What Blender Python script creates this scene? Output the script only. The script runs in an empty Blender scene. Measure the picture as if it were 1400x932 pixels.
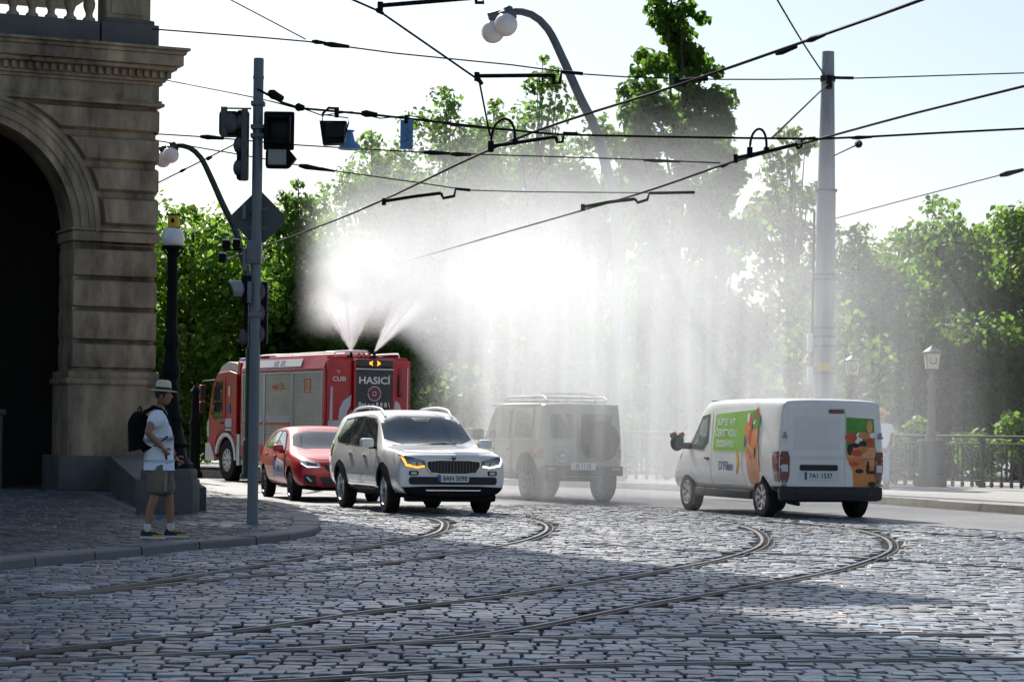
import bpy, bmesh, math, random
import numpy as np
from mathutils import Vector, Matrix, noise
from mathutils.bvhtree import BVHTree
R = math.radians
random.seed(7)
scene = bpy.context.scene
COL = scene.collection
# ------------------------------------------------------------------ camera model (measured from the photograph)
F, CH, ROLL = 3300.0, 1.38, R(0.8)          # focal length in photo pixels, eye height, roll
CR, SR = math.cos(ROLL), math.sin(ROLL)
def uv(px, py):
    ix, iy = px - 700.0, 590.0 - py
    return ix * CR - iy * SR, ix * SR + iy * CR
def W(px, py, Y):                            # world point seen at a pixel at depth Y
    u, v = uv(px, py)
    return Vector((u * Y / F, Y, CH + v * Y / F))
def WH(px, py, H):                           # world point seen at a pixel at height H
    u, v = uv(px, py)
    return W(px, py, (H - CH) * F / v)
def G(px, py, h=0.0):
    return WH(px, py, h)

SUN_AZ, SUN_EL = R(22.5), R(42)              # azimuth to the left of +Y
SUN_DIR = Vector((-math.sin(SUN_AZ) * math.cos(SUN_EL), math.cos(SUN_AZ) * math.cos(SUN_EL), math.sin(SUN_EL)))

# ------------------------------------------------------------------ materials
def _nodes(name):
    m = bpy.data.materials.new(name); m.use_nodes = True
    nt = m.node_tree; b = nt.nodes['Principled BSDF']
    return m, nt, b
def mat(name, col, rough=0.5, metal=0.0, spec=0.5, coat=0.0, vary=None, bump=None, emit=None, alpha=None):
    """vary=(scale, amount, (sx,sy,sz)) multiplies the colour by noise; bump=(scale, strength)."""
    m, nt, b = _nodes(name)
    c = (col[0], col[1], col[2], 1)
    b.inputs['Base Color'].default_value = c
    b.inputs['Roughness'].default_value = rough
    b.inputs['Metallic'].default_value = metal
    b.inputs['Specular IOR Level'].default_value = spec
    b.inputs['Coat Weight'].default_value = coat
    b.inputs['Coat Roughness'].default_value = 0.06
    m.diffuse_color = c
    L = nt.links
    if vary or bump:
        tc = nt.nodes.new('ShaderNodeTexCoord')
    if vary:
        mp = nt.nodes.new('ShaderNodeMapping'); L.new(tc.outputs['Object'], mp.inputs[0])
        if len(vary) > 2: mp.inputs['Scale'].default_value = vary[2]
        nz = nt.nodes.new('ShaderNodeTexNoise'); nz.inputs['Scale'].default_value = vary[0]; nz.inputs['Detail'].default_value = 6
        nz.inputs['Roughness'].default_value = 0.65
        L.new(mp.outputs[0], nz.inputs['Vector'])
        mr = nt.nodes.new('ShaderNodeMapRange'); a = vary[1]
        mr.inputs[1].default_value = .3; mr.inputs[2].default_value = .7
        mr.inputs[3].default_value = 1 - a; mr.inputs[4].default_value = 1 + a
        L.new(nz.outputs['Fac'], mr.inputs[0])
        mx = nt.nodes.new('ShaderNodeMix'); mx.data_type = 'RGBA'; mx.blend_type = 'MULTIPLY'; mx.inputs[0].default_value = 1
        mx.inputs[6].default_value = c
        L.new(mr.outputs[0], mx.inputs[7]); L.new(mx.outputs[2], b.inputs['Base Color'])
        rr = nt.nodes.new('ShaderNodeMath'); rr.operation = 'MULTIPLY'; rr.inputs[1].default_value = rough
        L.new(mr.outputs[0], rr.inputs[0])
        if metal < .5: L.new(rr.outputs[0], b.inputs['Roughness'])
    if bump:
        nb = nt.nodes.new('ShaderNodeTexNoise'); nb.inputs['Scale'].default_value = bump[0]; nb.inputs['Detail'].default_value = 5
        L.new(tc.outputs['Object'], nb.inputs['Vector'])
        bp = nt.nodes.new('ShaderNodeBump'); bp.inputs['Strength'].default_value = bump[1]; bp.inputs['Distance'].default_value = .02
        L.new(nb.outputs['Fac'], bp.inputs['Height']); L.new(bp.outputs[0], b.inputs['Normal'])
    if emit:
        b.inputs['Emission Color'].default_value = (emit[0], emit[1], emit[2], 1)
        b.inputs['Emission Strength'].default_value = emit[3]
    return m
def leaf_mat(name, col, tcol, sc=.35):
    m, nt, b = _nodes(name); L = nt.links
    tc = nt.nodes.new('ShaderNodeTexCoord')
    nz = nt.nodes.new('ShaderNodeTexNoise'); nz.inputs['Scale'].default_value = sc; nz.inputs['Detail'].default_value = 8
    L.new(tc.outputs['Object'], nz.inputs['Vector'])
    mr = nt.nodes.new('ShaderNodeMapRange'); mr.inputs[1].default_value = .3; mr.inputs[2].default_value = .7
    mr.inputs[3].default_value = .6; mr.inputs[4].default_value = 1.4
    L.new(nz.outputs['Fac'], mr.inputs[0])
    def mul(c):
        mx = nt.nodes.new('ShaderNodeMix'); mx.data_type = 'RGBA'; mx.blend_type = 'MULTIPLY'; mx.inputs[0].default_value = 1
        mx.inputs[6].default_value = (*c, 1); L.new(mr.outputs[0], mx.inputs[7]); return mx.outputs[2]
    L.new(mul(col), b.inputs['Base Color']); b.inputs['Roughness'].default_value = .5
    b.inputs['Specular IOR Level'].default_value = .18
    tr = nt.nodes.new('ShaderNodeBsdfTranslucent'); L.new(mul(tcol), tr.inputs['Color'])
    ms = nt.nodes.new('ShaderNodeMixShader'); ms.inputs[0].default_value = .5
    L.new(b.outputs[0], ms.inputs[1]); L.new(tr.outputs[0], ms.inputs[2])
    L.new(ms.outputs[0], nt.nodes['Material Output'].inputs['Surface'])
    return m

M = {}
def setup_materials():
    M['stone'] = mat('sandstone', (.275, .215, .148), .9, spec=.2, vary=(1.9, .75, (1, 1, .34)), bump=(9, .6))
    M['stone_dark'] = mat('shaded_stone', (.035, .028, .022), .85, vary=(.9, .5, (1, 1, .6)), bump=(8, .5))  # arcade interior; its shade is put into the near-black colour
    M['stone_grey'] = mat('plinth_stone', (.105, .10, .095), .85, vary=(1.6, .4), bump=(10, .4))
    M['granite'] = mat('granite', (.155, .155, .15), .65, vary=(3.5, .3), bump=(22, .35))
    M['granite_sun'] = mat('sunlit_kerb_granite', (.34, .30, .24), .7, vary=(2.5, .3), bump=(16, .35))  # paler, warmer copy of the granite, sunlight put into its colour
    M['soil'] = mat('soil', (.05, .055, .03), .95, vary=(.6, .4))
    M['joint'] = mat('shaded_joint_sand', (.012, .011, .011), .95, spec=.1, vary=(4, .4))  # sand fill, near black to carry the shade on the stone sides
    M['asphalt'] = mat('asphalt', (.15, .15, .15), .55, vary=(.55, .3), bump=(60, .3))
    M['paving'] = mat('pale_paving', (.30, .29, .27), .75, vary=(.8, .25), bump=(30, .3))
    M['steel_rail'] = mat('rail_steel', (.16, .155, .15), .42, metal=.8, vary=(2, .3))
    M['groove'] = mat('rail_groove', (.012, .011, .01), .8)
    M['iron'] = mat('black_iron', (.006, .008, .008), .6, spec=.10, vary=(6, .3))
    M['green_iron'] = mat('dark_green_paint', (.012, .035, .028), .4)
    M['grey_iron'] = mat('grey_paint', (.10, .12, .13), .45, vary=(2.5, .25)); M['rail_iron'] = mat('railing_paint', (.035, .038, .042), .5, spec=.3, vary=(2.5, .25))
    M['galv'] = mat('galvanised_steel', (.15, .165, .18), .55, metal=.25, vary=(3, .3, (1, 1, .25)), bump=(14, .1))
    M['mast'] = mat('mast_steel', (.27, .28, .30), .6, metal=.15, vary=(2.5, .22, (1, 1, .2)), bump=(14, .1))
    M['black'] = mat('black_plastic', (.007, .007, .008), .6, spec=.12, vary=(5, .25))
    M['rubber'] = mat('tyre_rubber', (.016, .016, .016), .85, spec=.2, vary=(8, .3), bump=(40, .3))
    M['bumper_grey'] = mat('bumper_grey', (.028, .029, .031), .6, spec=.3, vary=(4, .3))
    M['wire'] = mat('wire_black', (.008, .008, .008), .7, spec=.12)
    M['alu'] = mat('alloy_rim', (.55, .55, .56), .3, metal=.85, vary=(6, .2))
    M['alu_dark'] = mat('dark_alloy', (.09, .09, .095), .35, metal=.7)
    M['chrome'] = mat('chrome', (.7, .7, .72), .12, metal=1)
    M['glass'] = mat('vehicle_glass', (.018, .024, .028), .03, spec=.75, coat=.5)
    M['glass_tint'] = mat('screen_glass', (.028, .05, .062), .05, spec=.6, coat=.25, vary=(1.2, .5))
    M['white_paint'] = mat('pearl_white_paint', (.74, .725, .69), .28, coat=1, vary=(1.3, .04))
    M['van_paint'] = mat('van_white_paint', (.70, .69, .665), .35, coat=.7, vary=(1.1, .09, (1, 1, .6)))
    M['red_paint'] = mat('red_car_paint', (.44, .007, .024), .38, coat=.35)
    M['truck_red'] = mat('fire_red_paint', (.42, .008, .012), .4, coat=.25, vary=(1.2, .1))
    M['beige_paint'] = mat('beige_paint', (.31, .295, .245), .4, coat=.3, vary=(1.2, .06))
    M['shutter'] = mat('aluminium_shutter', (.42, .41, .38), .42, metal=.5, vary=(2.2, .15))
    M['silver'] = mat('silver_paint', (.55, .55, .54), .4, metal=.3)
    M['lilac'] = mat('reflective_silver', (.52, .50, .56), .5)
    M['white'] = mat('white_plastic', (.72, .72, .72), .45)
    M['globe'] = mat('opal_globe', (.80, .76, .74), .25, vary=(5, .06))
    M['yellow'] = mat('yellow_paint', (.62, .38, .02), .5)
    M['blue_sign'] = mat('blue_sign', (.10, .22, .40), .5, vary=(5, .2))
    M['sign_back'] = mat('sign_back_grey', (.07, .073, .078), .6, vary=(2, .15))
    M['lens_grey'] = mat('lamp_shell_grey', (.28, .29, .29), .5)
    M['lens_dark'] = mat('dark_lens', (.004, .008, .008), .35, spec=.15)
    M['red_lens'] = mat('red_lens', (.28, .008, .015), .15, coat=1)
    M['dark_red_lens'] = mat('dark_red_lens', (.12, .005, .012), .15, coat=1)
    M['clear_lens'] = mat('clear_lens', (.55, .56, .57), .1, coat=1)
    M['head_lens'] = mat('headlamp_lens', (.10, .105, .11), .08, spec=.8, coat=1)
    M['amber'] = mat('lit_amber', (.8, .30, .02), .3, emit=(1, .36, .04, 1.3))
    M['amber_off'] = mat('amber_lens', (.55, .17, .03), .3, coat=1)
    M['drl'] = mat('running_lamp', (.9, .9, .9), .3, emit=(1, .97, .9, .9))
    M['arrow'] = mat('arrow_lamps', (.9, .3, .02), .3, emit=(1, .33, .02, 2.2))
    M['plate'] = mat('plate_white', (.66, .66, .66), .5)
    M['plate_blue'] = mat('plate_blue', (.02, .07, .35), .5)
    M['ink'] = mat('ink_black', (.012, .012, .014), .6)
    M['letter_white'] = mat('letter_white', (.75, .75, .75), .5)
    M['letter_orange'] = mat('letter_orange', (.72, .17, .015), .5)
    M['letter_blue'] = mat('letter_blue', (.05, .07, .26), .5)
    M['lime'] = mat('lime_vinyl', (.22, .50, .035), .45, vary=(2, .12))
    M['leafgreen'] = mat('green_vinyl', (.075, .27, .03), .45, vary=(6, .3))
    M['orange'] = mat('orange_vinyl', (.62, .22, .05), .45, vary=(3, .22))
    M['orange2'] = mat('peach_vinyl', (.70, .30, .14), .45, vary=(4, .25))
    M['tomato'] = mat('tomato_vinyl', (.55, .06, .025), .45, vary=(6, .3))
    M['banana'] = mat('banana_vinyl', (.75, .42, .03), .45)
    M['skin'] = mat('skin', (.33, .155, .09), .55, vary=(8, .08))
    M['hair'] = mat('hair_dark', (.03, .02, .014), .6)
    M['shirt'] = mat('white_cotton', (.80, .82, .88), .85, bump=(11, 1.0), vary=(5, .06))
    M['shorts'] = mat('khaki_cotton', (.165, .142, .10), .9, vary=(6, .25), bump=(10, 1.0))
    M['cargo_line'] = mat('pale_khaki', (.25, .235, .19), .9)
    M['straw'] = mat('straw_hat', (.62, .55, .42), .8, bump=(60, .4), vary=(8, .08))
    M['shoe_black'] = mat('shoe_black', (.015, .015, .017), .6)
    M['shoe_yellow'] = mat('shoe_yellow', (.58, .38, .015), .6)
    M['sock'] = mat('sock_white', (.62, .62, .62), .9)
    M['pack'] = mat('backpack_black', (.006, .006, .007), .85, spec=.1, bump=(20, .5))
    M['jeans'] = mat('pale_denim', (.27, .36, .50), .9, vary=(6, .2))
    M['cap_orange'] = mat('cap_orange', (.70, .17, .03), .7)
    M['bark'] = mat('bark', (.06, .045, .032), .95, vary=(3, .4, (1, 1, .2)), bump=(10, .7))
    M['rust_brown'] = mat('brown_plastic', (.28, .10, .06), .5)
    M['roof_sheet'] = mat('sheet_roof', (.22, .26, .30), .4, metal=.4)
    M['leaf_bright'] = leaf_mat('leaf_bright', (.06, .12, .022), (.25, .46, .045))
    M['leaf_mid'] = leaf_mat('leaf_mid', (.05, .105, .022), (.22, .40, .05))
    M['leaf_dark'] = leaf_mat('leaf_dark', (.036, .08, .016), (.17, .35, .035))
    M['leaf_pale'] = leaf_mat('leaf_pale', (.085, .12, .045), (.26, .34, .10))
    # granite setts: every stone carries its own tone in a colour attribute
    m, nt, b = _nodes('granite_setts'); L = nt.links
    at = nt.nodes.new('ShaderNodeVertexColor'); at.layer_name = 'tone'
    tc = nt.nodes.new('ShaderNodeTexCoord')
    nz = nt.nodes.new('ShaderNodeTexNoise'); nz.inputs['Scale'].default_value = 26; nz.inputs['Detail'].default_value = 6
    L.new(tc.outputs['Object'], nz.inputs['Vector'])
    mr = nt.nodes.new('ShaderNodeMapRange'); mr.inputs[1].default_value = .3; mr.inputs[2].default_value = .7; mr.inputs[3].default_value = .72; mr.inputs[4].default_value = 1.28
    L.new(nz.outputs['Fac'], mr.inputs[0])
    mx = nt.nodes.new('ShaderNodeMix'); mx.data_type = 'RGBA'; mx.blend_type = 'MULTIPLY'; mx.inputs[0].default_value = 1
    L.new(at.outputs[0], mx.inputs[6]); L.new(mr.outputs[0], mx.inputs[7]); L.new(mx.outputs[2], b.inputs['Base Color'])
    n2 = nt.nodes.new('ShaderNodeTexNoise'); n2.inputs['Scale'].default_value = .45; n2.inputs['Detail'].default_value = 4
    L.new(tc.outputs['Object'], n2.inputs['Vector'])
    m2 = nt.nodes.new('ShaderNodeMapRange'); m2.inputs[1].default_value = .35; m2.inputs[2].default_value = .65; m2.inputs[3].default_value = .32; m2.inputs[4].default_value = .58
    L.new(n2.outputs['Fac'], m2.inputs[0]); L.new(m2.outputs[0], b.inputs['Roughness']); b.inputs['Specular IOR Level'].default_value = .5
    m3 = nt.nodes.new('ShaderNodeMapRange'); m3.inputs[1].default_value = .3; m3.inputs[2].default_value = .7; m3.inputs[3].default_value = .66; m3.inputs[4].default_value = 1.3
    n3 = nt.nodes.new('ShaderNodeTexNoise'); n3.inputs['Scale'].default_value = .8; n3.inputs['Detail'].default_value = 5; L.new(tc.outputs['Object'], n3.inputs['Vector']); L.new(n3.outputs['Fac'], m3.inputs[0])
    x3 = nt.nodes.new('ShaderNodeMix'); x3.data_type = 'RGBA'; x3.blend_type = 'MULTIPLY'; x3.inputs[0].default_value = 1; L.new(mx.outputs[2], x3.inputs[6]); L.new(m3.outputs[0], x3.inputs[7]); L.new(x3.outputs[2], b.inputs['Base Color'])
    bp = nt.nodes.new('ShaderNodeBump'); bp.inputs['Strength'].default_value = .45; bp.inputs['Distance'].default_value = .01
    L.new(nz.outputs['Fac'], bp.inputs['Height']); L.new(bp.outputs[0], b.inputs['Normal'])
    M['sett'] = m
    # small paving setts of the pavement (bricks in the surface)
    m, nt, b = _nodes('pavement_setts'); L = nt.links
    tc = nt.nodes.new('ShaderNodeTexCoord'); mp = nt.nodes.new('ShaderNodeMapping'); L.new(tc.outputs['Object'], mp.inputs[0])
    mp.inputs['Rotation'].default_value = (0, 0, R(62))
    br = nt.nodes.new('ShaderNodeTexBrick'); L.new(mp.outputs[0], br.inputs['Vector'])
    br.inputs['Scale'].default_value = 1; br.inputs['Brick Width'].default_value = .3; br.inputs['Row Height'].default_value = .16
    br.inputs['Mortar Size'].default_value = .028; br.inputs['Color1'].default_value = (.062, .068, .076, 1); br.inputs['Color2'].default_value = (.030, .034, .040, 1)
    br.inputs['Mortar'].default_value = (.006, .006, .007, 1); br.inputs['Mortar Smooth'].default_value = .3
    L.new(br.outputs[0], b.inputs['Base Color']); b.inputs['Roughness'].default_value = .6; b.inputs['Specular IOR Level'].default_value = .3
    bp = nt.nodes.new('ShaderNodeBump'); bp.inputs['Strength'].default_value = .9; bp.inputs['Distance'].default_value = .02; bp.invert = True
    L.new(br.outputs['Fac'], bp.inputs['Height']); L.new(bp.outputs[0], b.inputs['Normal'])
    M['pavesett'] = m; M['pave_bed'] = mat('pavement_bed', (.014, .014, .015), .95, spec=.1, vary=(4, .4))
setup_materials()

# ------------------------------------------------------------------ mesh builder
class MB:
    def __init__(s): s.v = []; s.f = []; s.m = []
    def add(s, vs, fs, mi=0, T=None):
        n = len(s.v)
        for p in vs:
            p = Vector(p); s.v.append(T @ p if T else p)
        for f in fs: s.f.append([i + n for i in f]); s.m.append(mi)
    def box(s, c, d, mi=0, rot=None, bev=0.0):
        """box with centre c and full size d; bev chamfers every edge"""
        T = Matrix.Translation(c)
        if rot is not None:
            T = T @ (rot if isinstance(rot, Matrix) else Matrix.Rotation(rot, 4, 'Z'))
        hx, hy, hz = d[0] / 2, d[1] / 2, d[2] / 2
        if bev <= 0:
            vs = [(x, y, z) for z in (-hz, hz) for y in (-hy, hy) for x in (-hx, hx)]
            fs = [(0, 2, 3, 1), (4, 5, 7, 6), (0, 1, 5, 4), (2, 6, 7, 3), (0, 4, 6, 2), (1, 3, 7, 5)]
            s.add(vs, fs, mi, T); return s
        b = min(bev, hx * .9, hy * .9, hz * .9)
        bm = bmesh.new(); bmesh.ops.create_cube(bm, size=1)
        for v in bm.verts: v.co = Vector((v.co.x * 2 * hx, v.co.y * 2 * hy, v.co.z * 2 * hz))
        bmesh.ops.bevel(bm, geom=bm.edges[:], offset=b, segments=2, profile=.6, affect='EDGES')
        bm.verts.index_update()
        s.add([v.co.copy() for v in bm.verts], [[v.index for v in f.verts] for f in bm.faces], mi, T); bm.free(); return s
    def cyl(s, a, b, r0, r1=None, n=16, mi=0, caps=True):
        a, b = Vector(a), Vector(b); r1 = r0 if r1 is None else r1
        d = (b - a); 
        if d.length < 1e-6: return s
        q = d.to_track_quat('Z', 'Y').to_matrix().to_4x4()
        vs = []
        for (p, r) in ((a, r0), (b, r1)):
            for i in range(n):
                t = 2 * math.pi * i / n
                vs.append(p + q @ Vector((math.cos(t) * r, math.sin(t) * r, 0)))
        fs = [(i, (i + 1) % n, n + (i + 1) % n, n + i) for i in range(n)]
        if caps: fs += [tuple(range(n - 1, -1, -1)), tuple(range(n, 2 * n))]
        s.add(vs, fs, mi); return s
    def tube(s, pts, r, n=8, mi=0, closed=False):
        pts = [Vector(p) for p in pts]; k = len(pts)
        rs = r if isinstance(r, (list, tuple)) else [r] * k
        vs = []; up = Vector((0, 0, 1))
        for i, p in enumerate(pts):
            if closed: d = pts[(i + 1) % k] - pts[i - 1]
            else: d = pts[min(i + 1, k - 1)] - pts[max(i - 1, 0)]
            d.normalize()
            ax = d.cross(up)
            if ax.length < .05: ax = d.cross(Vector((1, 0, 0)))
            ax.normalize(); ay = ax.cross(d).normalized()
            for j in range(n):
                t = 2 * math.pi * j / n
                vs.append(p + (ax * math.cos(t) + ay * math.sin(t)) * rs[i])
        fs = []
        for i in range(k if closed else k - 1):
            i2 = (i + 1) % k
            for j in range(n):
                fs.append((i * n + j, i * n + (j + 1) % n, i2 * n + (j + 1) % n, i2 * n + j))
        if not closed: fs += [tuple(range(n - 1, -1, -1)), tuple(range((k - 1) * n, k * n))]
        s.add(vs, fs, mi); return s
    def lathe(s, prof, n=20, mi=0, T=None, caps=True):
        vs = []; fs = []
        for (r, z) in prof:
            for i in range(n):
                t = 2 * math.pi * i / n; vs.append((math.cos(t) * r, math.sin(t) * r, z))
        k = len(prof)
        for a in range(k - 1):
            for i in range(n):
                fs.append((a * n + i, a * n + (i + 1) % n, (a + 1) * n + (i + 1) % n, (a + 1) * n + i))
        if caps: fs += [tuple(range(n - 1, -1, -1)), tuple(range((k - 1) * n, k * n))]
        s.add(vs, fs, mi, T); return s
    def sphere(s, c, r, n=16, mi=0, T=None):
        c = Vector(c); rr = r if isinstance(r, (tuple, list)) else (r, r, r)
        vs = []; fs = []; h = n // 2
        for a in range(h + 1):
            ph = math.pi * a / h
            for i in range(n):
                t = 2 * math.pi * i / n
                vs.append(c + Vector((math.sin(ph) * math.cos(t) * rr[0], math.sin(ph) * math.sin(t) * rr[1], math.cos(ph) * rr[2])))
        for a in range(h):
            for i in range(n):
                fs.append((a * n + i, (a + 1) * n + i, (a + 1) * n + (i + 1) % n, a * n + (i + 1) % n))
        s.add(vs, fs, mi, T); return s
    def prism(s, poly, z0, z1, mi=0, T=None):
        """polygon in xy extruded z0..z1"""
        n = len(poly)
        vs = [(p[0], p[1], z0) for p in poly] + [(p[0], p[1], z1) for p in poly]
        fs = [tuple(range(n - 1, -1, -1)), tuple(range(n, 2 * n))] + [(i, (i + 1) % n, n + (i + 1) % n, n + i) for i in range(n)]
        s.add(vs, fs, mi, T); return s
    def sweep(s, path, prof, mi=0, mis=None):
        """open profile [(lateral, z)] swept along a ground path"""
        path = [Vector(p) for p in path]; k = len(prof); n0 = len(s.v)
        for i, p in enumerate(path):
            d = path[min(i + 1, len(path) - 1)] - path[max(i - 1, 0)]; d.z = 0; d.normalize()
            lat = Vector((d.y, -d.x, 0))
            for (l, z) in prof: s.v.append(p + lat * l + Vector((0, 0, z)))
        for i in range(len(path) - 1):
            for j in range(k - 1):
                a = n0 + i * k + j
                s.f.append([a, a + 1, a + k + 1, a + k]); s.m.append(mis[j] if mis else mi)
        return s
    def mesh(s, name, mats):
        me = bpy.data.meshes.new(name)
        me.from_pydata([tuple(v) for v in s.v], [], s.f)
        for m in (mats if isinstance(mats, (list, tuple)) else [mats]): me.materials.append(m)
        me.polygons.foreach_set('material_index', s.m)
        return me
    def build(s, name, mats, parent=None, smooth=40, fix=True, loc=None):
        me = s.mesh(name, mats)
        if fix:
            bm = bmesh.new(); bm.from_mesh(me); bmesh.ops.recalc_face_normals(bm, faces=bm.faces[:]); bm.to_mesh(me); bm.free()
        return link(name, me, parent, smooth, loc)
def link(name, me, parent=None, smooth=40, loc=None):
    if smooth:
        me.polygons.foreach_set('use_smooth', [True] * len(me.polygons))
        me.set_sharp_from_angle(angle=R(smooth))
    o = bpy.data.objects.new(name, me); COL.objects.link(o)
    if parent is not None: o.parent = parent
    if loc is not None: o.location = loc
    return o
def tag(o, label=None, cat=None, group=None, kind=None):
    if label: o['label'] = label
    if cat: o['category'] = cat
    if group: o['group'] = group
    if kind: o['kind'] = kind
    return o
def thing(name, label, cat, loc=(0, 0, 0), rz=0.0, group=None):
    o = bpy.data.objects.new(name, None); COL.objects.link(o)
    o.location = loc; o.rotation_euler = (0, 0, rz); o.empty_display_size = .3
    return tag(o, label, cat, group)
def kids(o): return [c for c in bpy.data.objects if c.parent == o]
def copy_tree(o, parent=None):
    c = o.copy(); COL.objects.link(c)
    if parent is not None: c.parent = parent
    for ch in kids(o): copy_tree(ch, c)
    return c
def catmull(pts, step):
    P = [Vector(p) for p in pts]; out = []
    Q = [P[0] * 2 - P[1]] + P + [P[-1] * 2 - P[-2]]
    for i in range(1, len(Q) - 2):
        a, b, c, d = Q[i - 1], Q[i], Q[i + 1], Q[i + 2]
        n = max(1, int((c - b).length / step))
        for j in range(n):
            t = j / n
            out.append(.5 * ((2 * b) + (c - a) * t + (2 * a - 5 * b + 4 * c - d) * t * t + (3 * b - a - 3 * c + d) * t ** 3))
    out.append(P[-1]); return out
def evaluated(ob):
    dg = bpy.context.evaluated_depsgraph_get(); dg.update()
    return bpy.data.meshes.new_from_object(ob.evaluated_get(dg))
def text_mesh(body, size, spacing=1.0, shear=0):
    cu = bpy.data.curves.new('lettering', 'FONT'); cu.body = body; cu.size = size; cu.align_x = 'CENTER'; cu.align_y = 'CENTER'
    cu.space_character = spacing; cu.shear = shear; cu.resolution_u = 3; cu.offset = size * .016
    ob = bpy.data.objects.new('lettering', cu); COL.objects.link(ob)
    me = evaluated(ob); bpy.data.objects.remove(ob); bpy.data.curves.remove(cu)
    return me
# ------------------------------------------------------------------ ground, road, setts, rails, kerbs
def v2(p): return (p.x, p.y)
LK = [G(-60, 787), G(0, 778), (G(130, 765)), G(250, 752), G(330, 745), G(385, 739), G(428, 731), G(437, 722), G(427, 708), G(392, 695), G(345, 683), G(305, 675), G(270, 668)]
LK = catmull([Vector((-8.0, 17.5, 0))] + LK + [Vector((-9.2, 60, 0)), Vector((-13.5, 66, 0))], .35)     # left kerb, outer foot
RK = catmull([Vector((19, 24, 0)), Vector((13.2, 34.5, 0)), G(1400, 702), G(1300, 695), G(1205, 688), G(1040, 677), G(870, 668), Vector((-1.5, 63.5, 0)), G(270, 650), Vector((-18, 77, 0)), Vector((-32, 84, 0))], .5)
def inside(poly, x, y):
    """vectorised point in polygon"""
    x = np.asarray(x); y = np.asarray(y); r = np.zeros(x.shape, bool); n = len(poly)
    for i in range(n):
        x1, y1 = poly[i][0], poly[i][1]; x2, y2 = poly[i - 1][0], poly[i - 1][1]
        c = ((y1 > y) != (y2 > y)); 
        with np.errstate(divide='ignore', invalid='ignore'):
            r ^= c & (x < (x2 - x1) * (y - y1) / (y2 - y1 + 1e-12) + x1)
    return r
PAVE = []
LPOLY = [(-40, 17)] + [v2(p) for p in LK] + [(-40, 70)]
RPOLY = [v2(p) for p in RK] + [(-32, 140), (60, 140), (60, 24)]
# limit between setts (near) and asphalt (far)
AB = [(-16, 49), (-6.2, 47.5), (-3.6, 43.6), (-1, 45), (1.2, 46.6), (3.0, 45.6), (4.6, 42.6), (6.0, 39.2), (7.6, 35.6), (9.2, 31.8), (12, 27), (16, 20), (18, 6)]
def setting():
    mb = MB(); S = 900
    mb.add([(-S, -60, -.09), (S, -60, -.09), (S, 1500, -.09), (-S, 1500, -.09)], [(0, 1, 2, 3)])
    tag(mb.build('ground', M['soil'], smooth=0), kind='structure')
    mb = MB(); poly = AB + [(60, 6), (60, 140), (-60, 140), (-60, 49)]
    mb.prism(poly, -.08, 0.0)
    tag(mb.build('road', M['asphalt'], smooth=0), kind='structure')
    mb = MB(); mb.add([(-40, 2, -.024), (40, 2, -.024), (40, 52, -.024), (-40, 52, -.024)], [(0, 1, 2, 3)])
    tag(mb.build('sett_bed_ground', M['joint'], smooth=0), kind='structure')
    # pavements and their kerbs
    mb = MB(); inn = []
    for i, p in enumerate(LK):
        d = LK[min(i + 1, len(LK) - 1)] - LK[max(i - 1, 0)]; d.normalize(); inn.append((p.x - d.y * .34, p.y + d.x * .34))
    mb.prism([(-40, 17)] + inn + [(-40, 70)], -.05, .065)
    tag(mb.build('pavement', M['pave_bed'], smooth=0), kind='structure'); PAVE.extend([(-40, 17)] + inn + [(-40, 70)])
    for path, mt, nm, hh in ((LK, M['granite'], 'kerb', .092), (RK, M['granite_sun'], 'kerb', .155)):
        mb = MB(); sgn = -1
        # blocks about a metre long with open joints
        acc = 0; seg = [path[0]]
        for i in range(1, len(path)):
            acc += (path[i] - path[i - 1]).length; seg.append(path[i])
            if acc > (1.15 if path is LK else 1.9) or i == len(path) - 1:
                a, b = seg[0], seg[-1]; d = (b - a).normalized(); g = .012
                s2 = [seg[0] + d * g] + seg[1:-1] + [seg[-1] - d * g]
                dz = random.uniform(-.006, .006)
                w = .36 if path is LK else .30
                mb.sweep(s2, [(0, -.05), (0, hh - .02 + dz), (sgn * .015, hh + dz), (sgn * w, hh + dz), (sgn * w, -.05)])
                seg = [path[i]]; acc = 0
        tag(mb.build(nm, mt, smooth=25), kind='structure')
    mb = MB(); inn = []
    for i, p in enumerate(RK):
        d = RK[min(i + 1, len(RK) - 1)] - RK[max(i - 1, 0)]; d.normalize(); inn.append((p.x - d.y * .28, p.y + d.x * .28))
    mb.prism(inn + [(-32, 78), (-32, 82), (0, 74), (14, 70), (40, 62), (40, 24)], -.05, .14)
    tag(mb.build('pavement', M['paving'], smooth=0), kind='structure')
    # pale guide lines laid in the dark pavement
    mb = MB()
    for (pts, w) in (([(0, 722), (150, 722), (262, 724)], .10), ([(258, 702), (330, 701)], .12), ([(0, 684), (60, 684)], .25), ([(120, 671), (205, 703)], .2)):
        q = [G(a, b, .085) for a, b in pts]
        mb.sweep(catmull(q, .5), [(-w / 2, -.02), (-w / 2, .006), (w / 2, .006), (w / 2, -.02)])
    mb.cyl(G(92, 707, .075), G(92, 707, .075) + Vector((0, 0, .018)), .12, n=16, mi=1)
    tag(mb.build('pavement_line', [M['granite'], M['groove']], smooth=0), kind='structure')

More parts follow.
